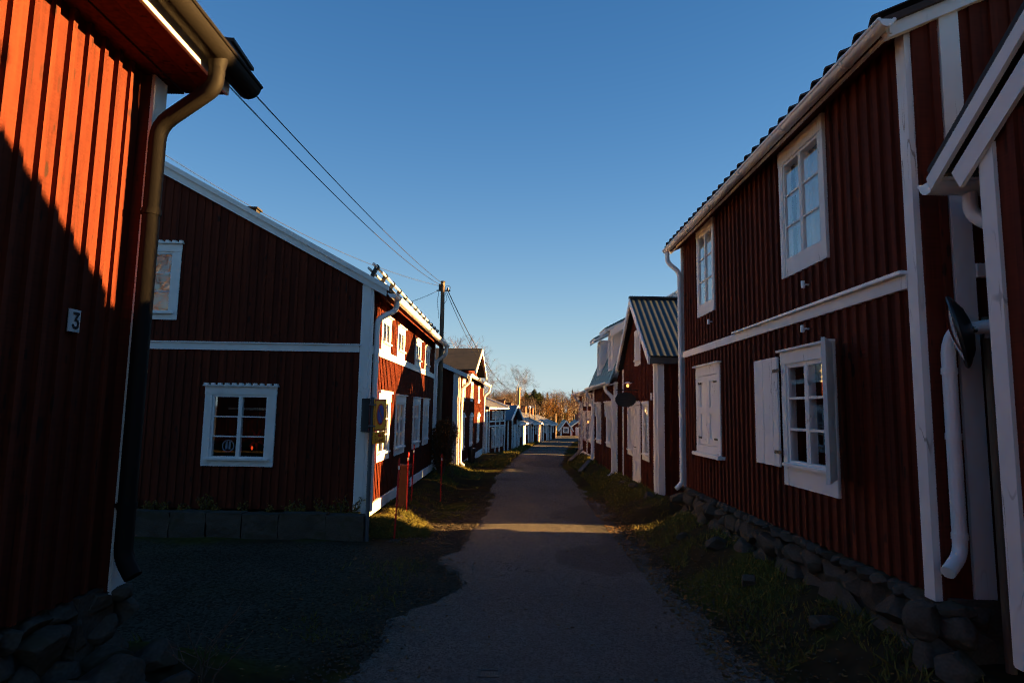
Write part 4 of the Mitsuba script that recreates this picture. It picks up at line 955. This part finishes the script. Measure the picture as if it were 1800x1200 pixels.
put(p3, "lamp_head", merge([beam((1.6, 46, 2.0), (1.25, 46, 2.0), .04, .04), ball((1.18, 46, 1.93), (.12, .12, .14), 2)]), "m_white_metal")
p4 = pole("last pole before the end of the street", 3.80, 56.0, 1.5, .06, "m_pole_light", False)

def wire(label, a, b, sag, r=.0052):
    a, b = np.array(a, float), np.array(b, float)
    t = np.linspace(0, 1, 40)[:, None]
    pts = a + (b - a) * t - np.array([0, 0, 1.0]) * sag * 4 * t * (1 - t)
    k = thing("power_cable", label, "cable")
    put(k, "", tube(pts, r, 5, caps=False), "m_cable", smooth=True)
wire("upper of two cables from the tall pole to the gutter end", (PX, PY, PZ - .04), (-2.00, 4.25, 3.985), .10)
wire("lower of two cables from the tall pole to the gutter end", (PX - .05, PY, PZ - .08), (-2.18, 4.25, 4.03), .16)
wire("cable from the tall pole passing above the big gable", (PX - .07, PY, PZ - .10), (-6.2, 9.0, 5.95), .35)
wire("short cable from the tall pole down to the sunlit house roof", (PX - .12, PY, PZ - .22), (-2.75, 14.2, 4.05), .03, .006)
wire("thick cable from the tall pole towards the pale pole", (PX + .13, PY, PZ - .21), (.29, 36.0, 2.80), .75, .012)
wire("thin cable hanging beside the thick one towards the pale pole", (PX + .10, PY, PZ - .26), (.27, 36.0, 2.75), .98, .008)
wire("slack cable from the pale pole to the blue-roofed shed", (.29, 36.0, 2.45), (.05, 33.3, 1.86), .22, .014)

# ------------------------------------------------------------------ sign, stakes, box, bin
s = thing("parking_sign", "yellow no-parking sign on a grey post at the house corner", "sign")
sx, sy, zg = -1.885, 8.22, float(gh(-1.885, 8.22))
put(s, "post", tube([(sx, sy, zg - .1), (sx, sy, 1.80)], .027, 14), "m_post_grey", smooth=40)
a_ = Fr((sx + .035, sy - .05), (.14, .99), (.99, -.14))
pn = put(s, "panel", a_.box(0, .45, 0, .012, 1.352, 1.778), "m_sign_yellow", label="yellow panel with a blue and red no-parking disc")
def disc(frm, uc, zc, r, d0, d1, n=36):
    return frm.poly(Polygon([(uc + r * math.cos(t), zc + r * math.sin(t)) for t in np.linspace(0, 2 * math.pi, n, endpoint=False)]), d0, d1)
ring = Polygon([(math.cos(t), math.sin(t)) for t in np.linspace(0, 2 * math.pi, 40, endpoint=False)])
from shapely import affinity
circ = lambda r: affinity.translate(affinity.scale(ring, r, r, origin=(0, 0)), .225, 1.575)
bar = affinity.translate(affinity.rotate(sbox(-.125, -.012, .125, .012), -45, origin=(0, 0)), .225, 1.575)
put(pn, "blue_disc", a_.poly(circ(.122).difference(bar), .012, .0150), "m_sign_blue")
put(pn, "red_ring", a_.poly(unary_union([circ(.142).difference(circ(.122)), bar.intersection(circ(.122))]), .012, .0155), "m_sign_red")
put(pn, "border", a_.poly(sbox(.008, 1.36, .442, 1.77).difference(sbox(.020, 1.372, .430, 1.758)), .012, .0145), "m_sign_red")
lp = put(s, "time_plate", a_.box(0, .43, 0, .012, 1.185, 1.338), "m_sign_yellow", label="small yellow plate with two lines of times")
for txt, z in (("2-RM II", 1.272), ("17-4 NE", 1.203)):
    t_ = meshkit.text_mesh(txt, .045, .002, bold=True)
    tv = np.array(t_.vertices); tv[:, 0] *= .30 / np.ptp(tv[:, 0])
    put(lp, "lettering", (a_.m(np.column_stack([.06 + tv[:, 0], .012 + tv[:, 2], z + tv[:, 1]])), np.array(t_.faces)), "m_sign_red")
b_ = Fr((sx - .03, sy - .05), (-.50, .866), (-.866, -.50))
put(s, "panel", b_.box(0, .44, -.012, 0, 1.335, 1.785), "m_sign_dark", label="dark panel turned away to the left")
for z in (1.70, 1.42):
    put(s, "clamp", beam((sx, sy, z), (sx + .02, sy - .06, z), .09, .02), "m_post_grey")

for i, (x, y, ht, lean, lb) in enumerate(((-1.545, 8.32, 1.06, .035, "red snow stake standing in the sunlit grass"), (-1.60, 9.56, .88, -.0, "red snow stake right beside the red box"),
                                         (-1.655, 10.3, .95, .02, "red snow stake just past the red box"), (-1.30, 11.4, .86, 0, "red snow stake in front of the dark bush"))):
    k = thing("snow_stake", lb, "snow stake", "red snow stakes along the left verge")
    z = float(gh(x, y))
    put(k, "rod", tube([(x, y, z - .05), (x + lean, y, z + ht)], .0105, 10), "m_stake", smooth=40)
    put(k, "reflector", tube([(x + lean * .86, y, z + ht * .86), (x + lean * .91, y, z + ht * .91)], .0118, 10), "m_reflex", smooth=40)
k = thing("utility_box", "narrow red box with a flat lid beside the sunlit house front", "utility box")
z = float(gh(-1.7, 9.6))
put(k, "body", wbox(-1.765, -1.625, 9.70, 9.90, z - .05, z + .60), "m_box_red")
put(k, "lid", wbox(-1.785, -1.605, 9.68, 9.92, z + .60, z + .655), "m_box_red")
put(k, "hinge", merge([wbox(-1.612, -1.604, 9.70, 9.72, z + .52, z + .57), wbox(-1.625, -1.612, 9.695, 9.71, z + .12, z + .16)]), "m_post_grey")
k = thing("waste_bin", "small dark bin against the front of the dormer house", "bin")
bx, by = -1.33, 20.0; z = float(gh(bx, by))
put(k, "body", tube([(bx, by, z), (bx, by, z + .42)], [.10, .125], 14), "m_black", smooth=40)
put(k, "lid", merge([tube([(bx, by, z + .42), (bx, by, z + .47), (bx, by, z + .50)], [.135, .13, .06], 14)]), "m_black", smooth=40)
k = thing("bench_rail", "low dark rail at the right edge of the road far ahead", "railing")
put(k, "", merge([beam((2.62, 26.2, .12), (3.05, 26.4, .12), .05, .05), beam((2.66, 26.2, -.3), (2.66, 26.2, .12), .05, .05, up=(0, 1, 0)), beam((3.02, 26.4, -.3), (3.02, 26.4, .12), .05, .05, up=(0, 1, 0))]), "m_black")
k = thing("drain_cover", "small iron drain cover set in the road near the camera", "drain cover")
zc = float(gh(-.13, 4.14)) + .019
put(k, "frame", merge([wbox(-.20, -.06, 4.085, 4.097, zc - .03, zc + .006), wbox(-.20, -.06, 4.185, 4.197, zc - .03, zc + .006), wbox(-.20, -.188, 4.097, 4.185, zc - .03, zc + .006), wbox(-.072, -.06, 4.097, 4.185, zc - .03, zc + .006)]), "m_iron")
put(k, "grating", merge([wbox(-.188 + .0165 * i, -.180 + .0165 * i, 4.097, 4.185, zc - .025, zc + .003) for i in range(7)]), "m_iron")

# traffic mirror on its pole beside the tall house
k = thing("traffic_mirror", "round black-backed traffic mirror seen edge-on beside the white corner board", "traffic mirror")
mc = np.array([2.46, 3.38, 2.13]); mn = np.array([-.80, .57, -.19]); mn /= np.linalg.norm(mn)
t_ = trimesh.creation.revolve([(0, .062), (.05, .060), (.12, .045), (.185, .012), (.205, -.002), (.207, -.012), (.2, -.02)], sections=40)
rot = trimesh.geometry.align_vectors([0, 0, 1], -mn)[:3, :3]
put(k, "shell", (np.array(t_.vertices) @ rot.T + mc, np.array(t_.faces)), "m_black", smooth=40)
t_ = trimesh.creation.revolve([(0, -.045), (.07, -.040), (.14, -.028), (.192, -.012)], sections=40)
put(k, "glass", (np.array(t_.vertices) @ rot.T + mc, np.array(t_.faces)), "m_mirror", smooth=True)
put(k, "arm", merge([tube([mc - mn * .055, (2.66, 3.43, 2.14)], .016, 10), tube([(2.655, 3.43, 2.10), (2.655, 3.43, 2.18)], .034, 12)]), "m_chrome", smooth=40)
put(k, "pole", tube([(2.655, 3.43, .1), (2.655, 3.43, 2.22)], .026, 12), "m_pole", smooth=40)

# oval hanging sign, wall lamps
k = thing("hanging_sign", "dark oval sign hanging from the gable-fronted house", "sign")
so = SOUTH(12.0)
ov = lambda rx, rzv: Polygon([(2.17 + rx * math.cos(t), 1.905 + rzv * math.sin(t)) for t in np.linspace(0, 2 * math.pi, 40, endpoint=False)])
b = put(k, "board", so.poly(ov(.19, .132), -.012, .012), "m_sign_dark")
put(b, "rim", so.poly(ov(.20, .142).difference(ov(.188, .130)), -.018, .018), "m_black")
dec = [so.poly(affinity.rotate(sbox(2.17 + dx - w / 2, 1.905 + dz - .006, 2.17 + dx + w / 2, 1.905 + dz + .006), rt), .012, .015) for dx, dz, w, rt in ((-.05, .03, .12, 8), (.05, .02, .10, -12), (-.02, -.02, .18, 3), (.03, -.06, .12, -5), (-.06, .07, .08, 15), (.06, .065, .08, -20))]
put(b, "ornament", merge(dec), "m_iron")
put(k, "bracket", merge([tube([(2.0, 12.0, 2.09), (2.436, 12.0, 2.09)], .010, 8), tube([(2.06, 12.0, 2.09), (2.06, 12.0, 2.03)], .005, 6), tube([(2.28, 12.0, 2.09), (2.28, 12.0, 2.03)], .005, 6)]), "m_black")
def lamp(label, x, y, z, glow, shade=True):
    k = thing("wall_lamp", label, "lamp")
    put(k, "arm", merge([tube([(x + .13, y, z + .07), (x, y, z + .075)], .008, 8)]), "m_iron")
    if shade:
        t_ = trimesh.creation.revolve([(.012, .05), (.03, .045), (.085, .018), (.088, .014), (.03, .036), (.012, .04)], sections=24)
        put(k, "shade", (np.array(t_.vertices) + [x, y, z + .03], np.array(t_.faces)), "m_white_metal", smooth=40)
    kk = put(k, "bulb", ball((x, y, z), (.028, .028, .036), 2), "m_reflex", smooth=True)
    scene[kk]["emitter"] = {"type": "area", "radiance": {"type": "rgb", "value": list(glow)}}
lamp("lit wall lamp with a small shade above the oval sign", 2.27, 12.3, 2.19, (.60, .20, .035))
lamp("lit round wall lamp on the low white-trimmed house", 2.26, 18.75, 1.36, (.55, .16, .015), False)

# things in the window of the big gable
k = thing("window_star", "red glowing paper star hanging in the gable window", "ornament")
star = []
for q in range(7):
    an = 2 * math.pi * q / 7 + .3
    tip = np.array([-3.56 + .15 * math.cos(an), 8.62, 1.20 + .17 * math.sin(an)])
    base = [np.array([-3.56 + .05 * math.cos(an + w), 8.62 + d, 1.20 + .05 * math.sin(an + w)]) for w, d in ((-.5, 0), (0, -.03), (.5, 0), (0, .03))]
    star.append((np.array(base + [tip]), np.array([[0, 1, 4], [1, 2, 4], [2, 3, 4], [3, 0, 4]])))
kk = put(k, "points", merge(star), "m_ornament")
kk = put(k, "glow", ball((-3.61, 8.60, 1.08), (.016, .010, .030), 1), "m_ornament")
scene[kk]["emitter"] = {"type": "area", "radiance": {"type": "rgb", "value": [.14, .010, .002]}}
put(k, "cord", tube([(-3.56, 8.62, 1.35), (-3.56, 8.62, 1.75)], .003, 5), "m_black")
k = thing("window_ornament", "round pale ornament hanging in the lower left pane of the gable window", "ornament")
oc = lambda r: Polygon([(-3.93 + r * math.cos(t), 1.105 + r * math.sin(t)) for t in np.linspace(0, 2 * math.pi, 32, endpoint=False)])
put(k, "ring", g.poly(oc(.085).difference(oc(.07)), -.0, .01) if False else SOUTH(8.58).poly(oc(.085).difference(oc(.070)), 0, .01), "m_pale_blue")
put(k, "figures", SOUTH(8.58).poly(unary_union([sbox(-3.965, 1.06, -3.938, 1.14), sbox(-3.922, 1.06, -3.895, 1.14)] + [affinity.translate(affinity.scale(ring, .014, .014, origin=(0, 0)), xx, 1.152) for xx in (-3.951, -3.908)]), 0, .01), "m_pale_blue")
put(k, "base", SOUTH(8.58).poly(sbox(-4.0, 1.02, -3.86, 1.04), 0, .01), "m_ornament")

# ------------------------------------------------------------------ low stone wall and stones
k = thing("low_wall", "low grey stone retaining wall below the big gable", "wall")
x = -6.4
while x < -1.9:
    w = min(rng.uniform(.45, .85), -1.86 - x)
    if w < .12: break
    bx_ = trimesh.creation.box((w - .012, .20, .34)).subdivide().subdivide().subdivide()
    v = np.array(bx_.vertices)
    v += (meshkit.fbm(v * 9 + x * 3, 3)[:, None] - .5) * .035
    v[:, 2] -= .05 * np.clip((v[:, 0] + (x - -2.2)) / .4, 0, 1) if x + w > -2.1 else 0
    put(k, "block", (v + [x + w / 2, 8.27, .10 + rng.uniform(-.01, .012)], np.array(bx_.faces)), "m_stone", smooth=40)
    x += w

def stones(label, spots, group):
    for i, (x, y, r) in enumerate(spots):
        rank = sorted(range(len(spots)), key=lambda q: spots[q][0] / max(spots[q][1], .1)).index(i)
        k = thing("field_stone", label[0] % nth(rank) if "%s" in label[0] else label[0], "stone", group)
        m = rock((x, y, float(gh(x, y)) + r * .25), (r, r * rng.uniform(.7, 1.0), r * rng.uniform(.55, .8)), 100 + i + int(abs(x) * 77), 3)
        put(k, "", m, "m_stone", smooth=35)
stones(["%s rough stone from the left in the heap below the first downpipe"], [(-1.98, 3.22, .15), (-1.78, 3.42, .12), (-1.95, 3.55, .13), (-1.66, 3.10, .15), (-1.88, 2.98, .12), (-1.62, 3.40, .10), (-1.80, 3.22, .14), (-2.12, 3.40, .12), (-1.55, 3.22, .11), (-1.75, 2.86, .14), (-1.48, 3.02, .09), (-2.05, 3.02, .13)], "field stones at the first house")
stones(["big rounded boulder below the near corner of the tall house"], [(2.38, 3.44, .14)], None)
stones(["pale boulder at the far corner of the tall house"], [(2.28, 9.0, .15)], None)
stones(["%s loose stone from the left in the right verge"], [(2.15, 4.4, .10), (2.1, 5.6, .09), (2.18, 6.7, .12), (2.05, 7.6, .08), (2.2, 11.4, .10), (2.15, 12.2, .08), (2.22, 10.2, .10)], "loose stones in the right verge")

# ------------------------------------------------------------------ plants
def leaf_cloud(n, centre, rad, size, seed, shell=.35):
    g = np.random.default_rng(seed)
    d = g.normal(size=(n, 3)); d /= np.linalg.norm(d, axis=1, keepdims=True)
    lump = .75 + .5 * (meshkit.fbm(d * 2.1 + seed, 3, seed) - .3)
    c = np.asarray(centre) + d * (g.uniform(shell, 1, n) ** .6 * lump)[:, None] * np.asarray(rad)
    return leaves_at(c, size, g)

def leaves_at(c, size, g):
    n = len(c)
    a = g.normal(size=(n, 3)); a /= np.linalg.norm(a, axis=1, keepdims=True)
    b = np.cross(a, g.normal(size=(n, 3))); b /= np.linalg.norm(b, axis=1, keepdims=True)
    s = size * g.uniform(.6, 1.3, n)[:, None]
    v = np.stack([c - a * s, c + b * s * .45, c + a * s, c - b * s * .45], 1).reshape(-1, 3)
    i = np.arange(n)[:, None] * 4
    return v, np.vstack([i + [0, 1, 2], i + [0, 2, 3]])

k = thing("bush", "dark russet bush between the sunlit house and the dormer house", "bush")
st_ = []
for q in range(26):
    an, le = rng.uniform(0, 6.28), rng.uniform(.7, 1.35)
    b0 = np.array([-1.72 + .05 * math.cos(an), 15.0 + .05 * math.sin(an), .1])
    tip = b0 + np.array([.34 * math.cos(an), .34 * math.sin(an), le])
    st_.append(tube([b0, (b0 + tip) / 2 + [0, 0, .1], tip], [.012, .008, .003], 5, caps=False))
put(k, "stems", merge(st_), "m_bark_dark", kind="stuff")
put(k, "foliage", merge([leaf_cloud(5200, (-1.72, 15.0, .80), (.36, .36, .72), .030, 5, .2), leaf_cloud(900, (-1.62, 14.95, 1.2), (.26, .26, .35), .028, 6, .1), leaf_cloud(420, (-1.42, 15.0, 1.05), (.14, .14, .3), .026, 7, .1)]), "m_bush_leaf", kind="stuff")

def small_plant(name, label, x, y, h_, n, seed, mat, group, cat="plant", bare=False):
    g = random.Random(seed); gn = np.random.default_rng(seed)
    k = thing(name, label, cat, group)
    z0 = float(gh(x, y)) - .02 if y < 8.0 or y > 8.7 else .20
    st, tips = [], []
    for q in range(n):
        an, le = g.uniform(0, 6.28), h_ * g.uniform(.6, 1.1)
        b0 = np.array([x + g.uniform(-.04, .04), y + g.uniform(-.03, .03), z0])
        mid = b0 + np.array([.10 * h_ * math.cos(an), .10 * h_ * math.sin(an), le * .55])
        tip = b0 + np.array([.38 * h_ * math.cos(an), .38 * h_ * math.sin(an), le])
        st.append(tube([b0, mid, tip], [.006, .0045, .002], 5, caps=False))
        tips += [b0 + (mid - b0) * t + (tip - mid) * max(0, t - .5) * 1.4 for t in np.linspace(.3, 1, 7)]
        if bare:
            for t in (.4, .6, .75, .9):
                p0 = b0 + (mid - b0) * min(1, t * 1.6) + (tip - mid) * max(0, t - .5) * 1.6
                st.append(tube([p0, p0 + np.array([g.uniform(-.1, .1), g.uniform(-.1, .1), g.uniform(.03, .12)]) * h_ * 2], [.003, .0015], 4, caps=False))
    put(k, "stems", merge(st), "m_bark_dark", kind="stuff")
    if not bare:
        c = np.repeat(np.array(tips), 4, 0) + gn.normal(size=(len(tips) * 4, 3)) * .022
        put(k, "foliage", leaves_at(c, .022, gn), mat, kind="stuff")
for i, x in enumerate((-5.3, -5.05, -4.85, -4.66, -4.42, -4.15, -3.98, -3.6, -3.25, -3.0, -2.8, -2.58, -2.42, -2.28)):
    small_plant("plant", "%s yellowing plant from the left along the foot of the big gable" % nth(i), x, 8.42, rng.uniform(.14, .26), rng.randint(4, 7), 300 + i, "m_leaf_yellow", "plants along the foot of the big gable")
small_plant("plant", "leafy sprig against the white corner board of the big gable", -2.12, 8.40, .30, 4, 330, "m_leaf_yellow", None)
small_plant("plant", "bare twiggy plant beside the heap of field stones", -1.66, 3.52, .55, 5, 331, "m_leaf_yellow", None, bare=True)
small_plant("climbing_twig", "dark twig reaching past the sunlit downpipe", -1.46, 15.2, 1.25, 3, 332, "m_bush_leaf", None)

def grass(n, xf, yf, hmin, hmax, seed, keep=None):
    g = np.random.default_rng(seed)
    x, y = xf(g, n), yf(g, n)
    if keep is not None:
        m = keep(x, y); x, y = x[m], y[m]
    n = len(x)
    z = gh(x, y) - .01
    a = g.uniform(0, 2 * np.pi, n); h_ = g.uniform(hmin, hmax, n) * (.5 + meshkit.fbm(np.column_stack([x * 2, y * 2, x * 0]), 3, 2))
    w = np.column_stack([np.cos(a), np.sin(a), a * 0]) * .0055 * (1 + np.maximum(y - 10, 0)[:, None] / 14)
    l = np.column_stack([g.normal(size=n) * .45 * h_, g.normal(size=n) * .45 * h_, h_])
    b0 = np.column_stack([x, y, z])
    v = np.stack([b0 - w, b0 + w, b0 + l * .55 + w * .6 + [0, 0, .0], b0 + l * [1.15, 1.15, 1.0]], 1).reshape(-1, 3)
    i = np.arange(n)[:, None] * 4
    return v, np.vstack([i + [0, 1, 2], i + [0, 2, 3]])
structure("grass", grass(16000, lambda g, n: g.uniform(-1.98, -1.10, n), lambda g, n: g.uniform(8.35, 10.4, n), .025, .085, 41,
                         lambda x, y: (meshkit.fbm(np.column_stack([x * 3, y * 3, x * 0]), 3, 8) > .42 + .5 * np.clip(x + 1.55, 0, 1)) & ~((x > -1.8) & (x < -1.59) & (y > 9.66) & (y < 9.95))), "m_grass", kind="stuff")
structure("grass", merge([
    grass(15000, lambda g, n: g.uniform(1.75, 2.42, n), lambda g, n: g.uniform(3.0, 21.0, n), .025, .10, 42, lambda x, y: meshkit.fbm(np.column_stack([x * 2, y * 2, x * 0]), 3, 9) > .40),
    grass(9000, lambda g, n: g.uniform(-1.9, -.75, n), lambda g, n: g.uniform(9.2, 20.0, n), .02, .08, 43, lambda x, y: meshkit.fbm(np.column_stack([x * 2, y * 2, x * 0]), 3, 10) > .50 + .1 * (x > -1.2)),
    grass(3500, lambda g, n: g.uniform(-2.2, -.9, n), lambda g, n: g.uniform(3.0, 8.2, n), .02, .07, 45, lambda x, y: meshkit.fbm(np.column_stack([x * 2.5, y * 2.5, x * 0]), 3, 12) > .60)]), "m_grass", kind="stuff")
def _far(g, n):
    y = g.uniform(20, 57, n)
    return y
yy = np.random.default_rng(44).uniform(19, 57, 16000)
xx = np.interp(yy, RYL, RXL) - np.random.default_rng(46).uniform(0.02, 1.0, 16000) * np.interp(yy, [19, 30, 57], [.9, .55, .8])
structure("grass", grass(16000, lambda g, n: xx, lambda g, n: yy, .05, .16, 47), "m_grass", kind="stuff")

def litter(n, xs_, ys_, size, seed):
    g = np.random.default_rng(seed)
    c = np.column_stack([xs_, ys_, gh(xs_, ys_) + .022])
    a = g.uniform(0, 2 * np.pi, n); t = g.normal(size=n) * .35
    u = np.column_stack([np.cos(a), np.sin(a), t * .4]); w = np.column_stack([-np.sin(a), np.cos(a), g.normal(size=n) * .3])
    s = size * g.uniform(.6, 1.4, n)[:, None]
    v = np.stack([c - u * s, c + w * s * .5, c + u * s, c - w * s * .5], 1).reshape(-1, 3)
    i = np.arange(n)[:, None] * 4
    return v, np.vstack([i + [0, 1, 2], i + [0, 2, 3]])
g_ = np.random.default_rng(61)
lx = np.concatenate([1.38 + np.abs(g_.normal(size=4200)) * .34, g_.uniform(-2.1, -.6, 900), g_.uniform(-.6, 1.5, 260)])
ly = np.concatenate([g_.uniform(3.2, 12.5, 4200), g_.uniform(3.2, 12, 900), g_.uniform(3.2, 12, 260)])
lx = np.minimum(lx, 2.25)
structure("fallen_leaves", litter(len(lx), lx, ly, .017, 62), "m_litter", kind="stuff")
g_ = np.random.default_rng(71)
n_st = 9000
ya_ = g_.uniform(3.3, 13.0, n_st)
edge_ = np.where(g_.uniform(size=n_st) < .62, np.interp(ya_, RYL, RXL) - .02 + g_.normal(size=n_st) * .16, np.interp(ya_, RYR, RXR) + .02 + g_.normal(size=n_st) * .17)
yard_ = g_.uniform(size=n_st) < .35
px_ = np.where(yard_, g_.uniform(-1.6, -.5, n_st), edge_)
py_ = np.where(yard_, g_.uniform(8.0, 10.4, n_st), ya_)
oct_ = trimesh.creation.icosphere(subdivisions=0)
ov_ = np.array(oct_.vertices); of_ = np.array(oct_.faces)
ss = g_.uniform(.004, .012, n_st)
vv = (ov_[None] * (1 + .25 * g_.normal(size=(n_st, 12, 1))) * ss[:, None, None] * np.array([1, 1, .7]) + np.stack([px_, py_, gh(px_, py_) + .012 + ss * .3], -1)[:, None]).reshape(-1, 3)
ff = (of_[None] + (np.arange(n_st) * 12)[:, None, None]).reshape(-1, 3)
structure("gravel", (vv, ff), "m_stone", kind="stuff")

# ------------------------------------------------------------------ trees
def birch(seed, ht, spread=.26, twig=.9, levels=4):
    g = np.random.default_rng(seed)
    wood, fine = [], []
    def grow(p, d, ln, r, lev):
        n = 4
        pts = [p]
        for q in range(n):
            d = d + g.normal(size=3) * (.07 if lev == 0 else .16) + np.array([0, 0, .05 if lev < 2 else -.02])
            d = d / np.linalg.norm(d)
            pts.append(pts[-1] + d * ln / n)
        (wood if lev < 2 else fine).append(tube(pts, np.maximum(np.linspace(r, r * (.30 if lev == 0 else .35), n + 1), .0095), 6 if lev == 0 else (4 if lev < 2 else 3), caps=False))
        if lev >= levels - 1:
            return
        m = (15, 6, 5, 4)[lev]
        for q in range(m):
            t = g.uniform(.28 if lev == 0 else .2, 1)
            k = min(n - 1, int(t * n)); base = pts[k] + (pts[k + 1] - pts[k]) * (t * n - k)
            an = g.uniform(0, 2 * np.pi)
            side = np.cross(d, [math.cos(an), math.sin(an), .3]); side /= np.linalg.norm(side) + 1e-9
            up = np.array([0, 0, 1.0])
            nd = side * (.75 if lev == 0 else .8) + up * (.75 if lev == 0 else .35) + d * .3
            grow(base, nd / np.linalg.norm(nd), ln * (spread * (1.25 - .75 * t) * 1.6 if lev == 0 else .52), r * (.26 if lev == 0 else .4), lev + 1)
    grow(np.zeros(3), np.array([g.normal() * .03, g.normal() * .03, 1.0]), ht, ht * .011, 0)
    return merge(wood), merge(fine)

def conifer(seed, ht, w, pine=False):
    g = np.random.default_rng(seed)
    V, F, o = [], [], 0
    tiers = 26
    for t in range(tiers):
        f = t / (tiers - 1)
        z = ht * ((.55 + .45 * f) if pine else (.06 + .94 * f))
        rad = w * ((math.sin(math.pi * min(1, .25 + .75 * f)) * .9 + .15) if pine else (1 - f) ** .85 + .02)
        nb = int(12 - 5 * f)
        for q in range(nb):
            an = 2 * math.pi * (q + g.uniform(-.3, .3)) / nb + t
            L = rad * g.uniform(.65, 1.15)
            tip = np.array([math.cos(an) * L, math.sin(an) * L, z - (.0 if pine else .16) * ht * .25 * g.uniform(.5, 1.4) * (1 - f)])
            b0 = np.array([0, 0, z + .02 * ht])
            s = np.array([-math.sin(an), math.cos(an), 0]) * L * .30
            m = (b0 + tip) / 2 + np.array([0, 0, g.uniform(-.02, .015) * ht])
            V += [b0, m + s, tip, m - s, m - np.array([0, 0, .035 * ht]) * (1 - .5 * f)]
            F += [[o, o + 1, o + 2], [o, o + 2, o + 3], [o, o + 4, o + 2]]
            o += 5
    tr = tube([(0, 0, 0), (0, 0, ht * .5), (0, 0, ht * .98)], [ht * .014, ht * .010, ht * .002], 6, caps=False)
    return tr, (np.array(V), np.array(F))

PROTO = {}
def proto(name, wood, crown, mw, mc):
    scene[name + "_group"] = {"type": "shapegroup", "trunk": mikit.ply((wood[0] * K, wood[1]), mw, smooth=True), "crown": mikit.ply((crown[0] * K, crown[1]), mc)}
def plant_tree(kind, protoname, label, group, x, y, s, rot, stuff=None, zoff=0.0):
    if stuff:
        k = newkey(stuff); labels[k] = {"kind": "stuff"}
    else:
        k = thing(kind, label, "tree", group)
    z = float(gh(x, y)) - .05 + zoff
    scene[k] = {"type": "instance", "group": {"type": "ref", "id": protoname + "_group"}, "to_world": T().translate([x * K, y * K, z * K]).rotate([0, 0, 1], rot).scale(s)}
for i in range(4):
    w_, c_ = birch(500 + i, 7.0, .26 + .03 * i)
    proto("birch_%d" % i, w_, c_, "m_bark", "m_twig" if i % 2 else "m_twig_grey")
for i in range(2):
    w_, c_ = birch(520 + i, 5.0, .40)
    proto("golden_%d" % i, w_, c_, "m_bark_dark", "m_twig_gold")
for i in range(2):
    w_, c_ = conifer(540 + i, 7.0, 1.15)
    proto("spruce_%d" % i, w_, c_, "m_bark_dark", "m_needle")
w_, c_ = conifer(550, 7.5, 1.5, True)
proto("pine_0", w_, c_, "m_pine_bark", "m_needle_pine")

tg = random.Random(91)
# two bare birches behind the left row
plant_tree("birch_tree", "birch_0", "nearer bare birch standing above the left roofs", None, -2.2, 45, .80, 20)
plant_tree("birch_tree", "birch_2", "bare birch right of the nearer one above the left roofs", None, -.55, 47, .66, 140)
plant_tree("birch_tree", "birch_3", "bare birch half hidden behind the dormer gable", None, -3.6, 43, .84, 250)
# the far wood: birches in front, spruces and pines behind
for i, f in enumerate(sorted(tg.uniform(-.075, .150) for _ in range(46))):
    y = tg.uniform(96, 150)
    x = f * y
    plant_tree("birch_tree", "birch_%d" % tg.randrange(4), "%s bare birch from the left along the far wood" % nth(i), "birches at the edge of the far wood", x, y, tg.uniform(.52, .80) * y / 120, tg.uniform(0, 360))
for i, f in enumerate(sorted(tg.uniform(.050, .140) for _ in range(9))):
    y = tg.uniform(88, 104)
    x = f * y
    plant_tree("golden_tree", "golden_%d" % (i % 2), "%s golden brown tree from the left behind the far cottages" % nth(i), "golden trees behind the far cottages", x, y, tg.uniform(.44, .66), tg.uniform(0, 360))
for i, f in enumerate(sorted(tg.uniform(-.085, .155) for _ in range(30))):
    y = tg.uniform(150, 190)
    x = f * y
    plant_tree("spruce_tree", "spruce_%d" % (i % 2), "%s dark spruce from the left above the far birches" % nth(i), "spruces over the far birches", x, y, tg.uniform(.85, 1.22) * y / 165, tg.uniform(0, 360))
for i, (x, y, s) in enumerate(sorted(((.033, 150, 1.05), (.020, 152, .95), (-.006, 155, .9), (.128, 150, 1.0), (.120, 158, .92), (.041, 156, .98)))):
    plant_tree("pine_tree", "pine_0", "%s round-topped pine from the left over the far wood" % nth(i), "pines in the far wood", x * y, y, s, tg.uniform(0, 360))
for i in range(420):
    y = tg.uniform(150, 330)
    x = tg.uniform(-.30, .34) * y
    pr = tg.choice(["birch_0", "birch_1", "birch_1", "birch_3", "spruce_0", "spruce_1", "golden_1"])
    plant_tree("forest", pr, None, None, x, y, tg.uniform(.52, .76) * y / 150, tg.uniform(0, 360), stuff="forest")
# birches behind the camera, mirrored in the upper window of the big gable
for x, y, s, r, lb in ((-13.3, -3.4, .95, 30, "nearer"), (-16.6, -9.0, 1.15, 200, "farther")):
    plant_tree("birch_tree", "birch_%d" % (int(-y) % 4), lb + " birch behind the camera, seen only mirrored in a window", "birches behind the camera", x, y, s, r)
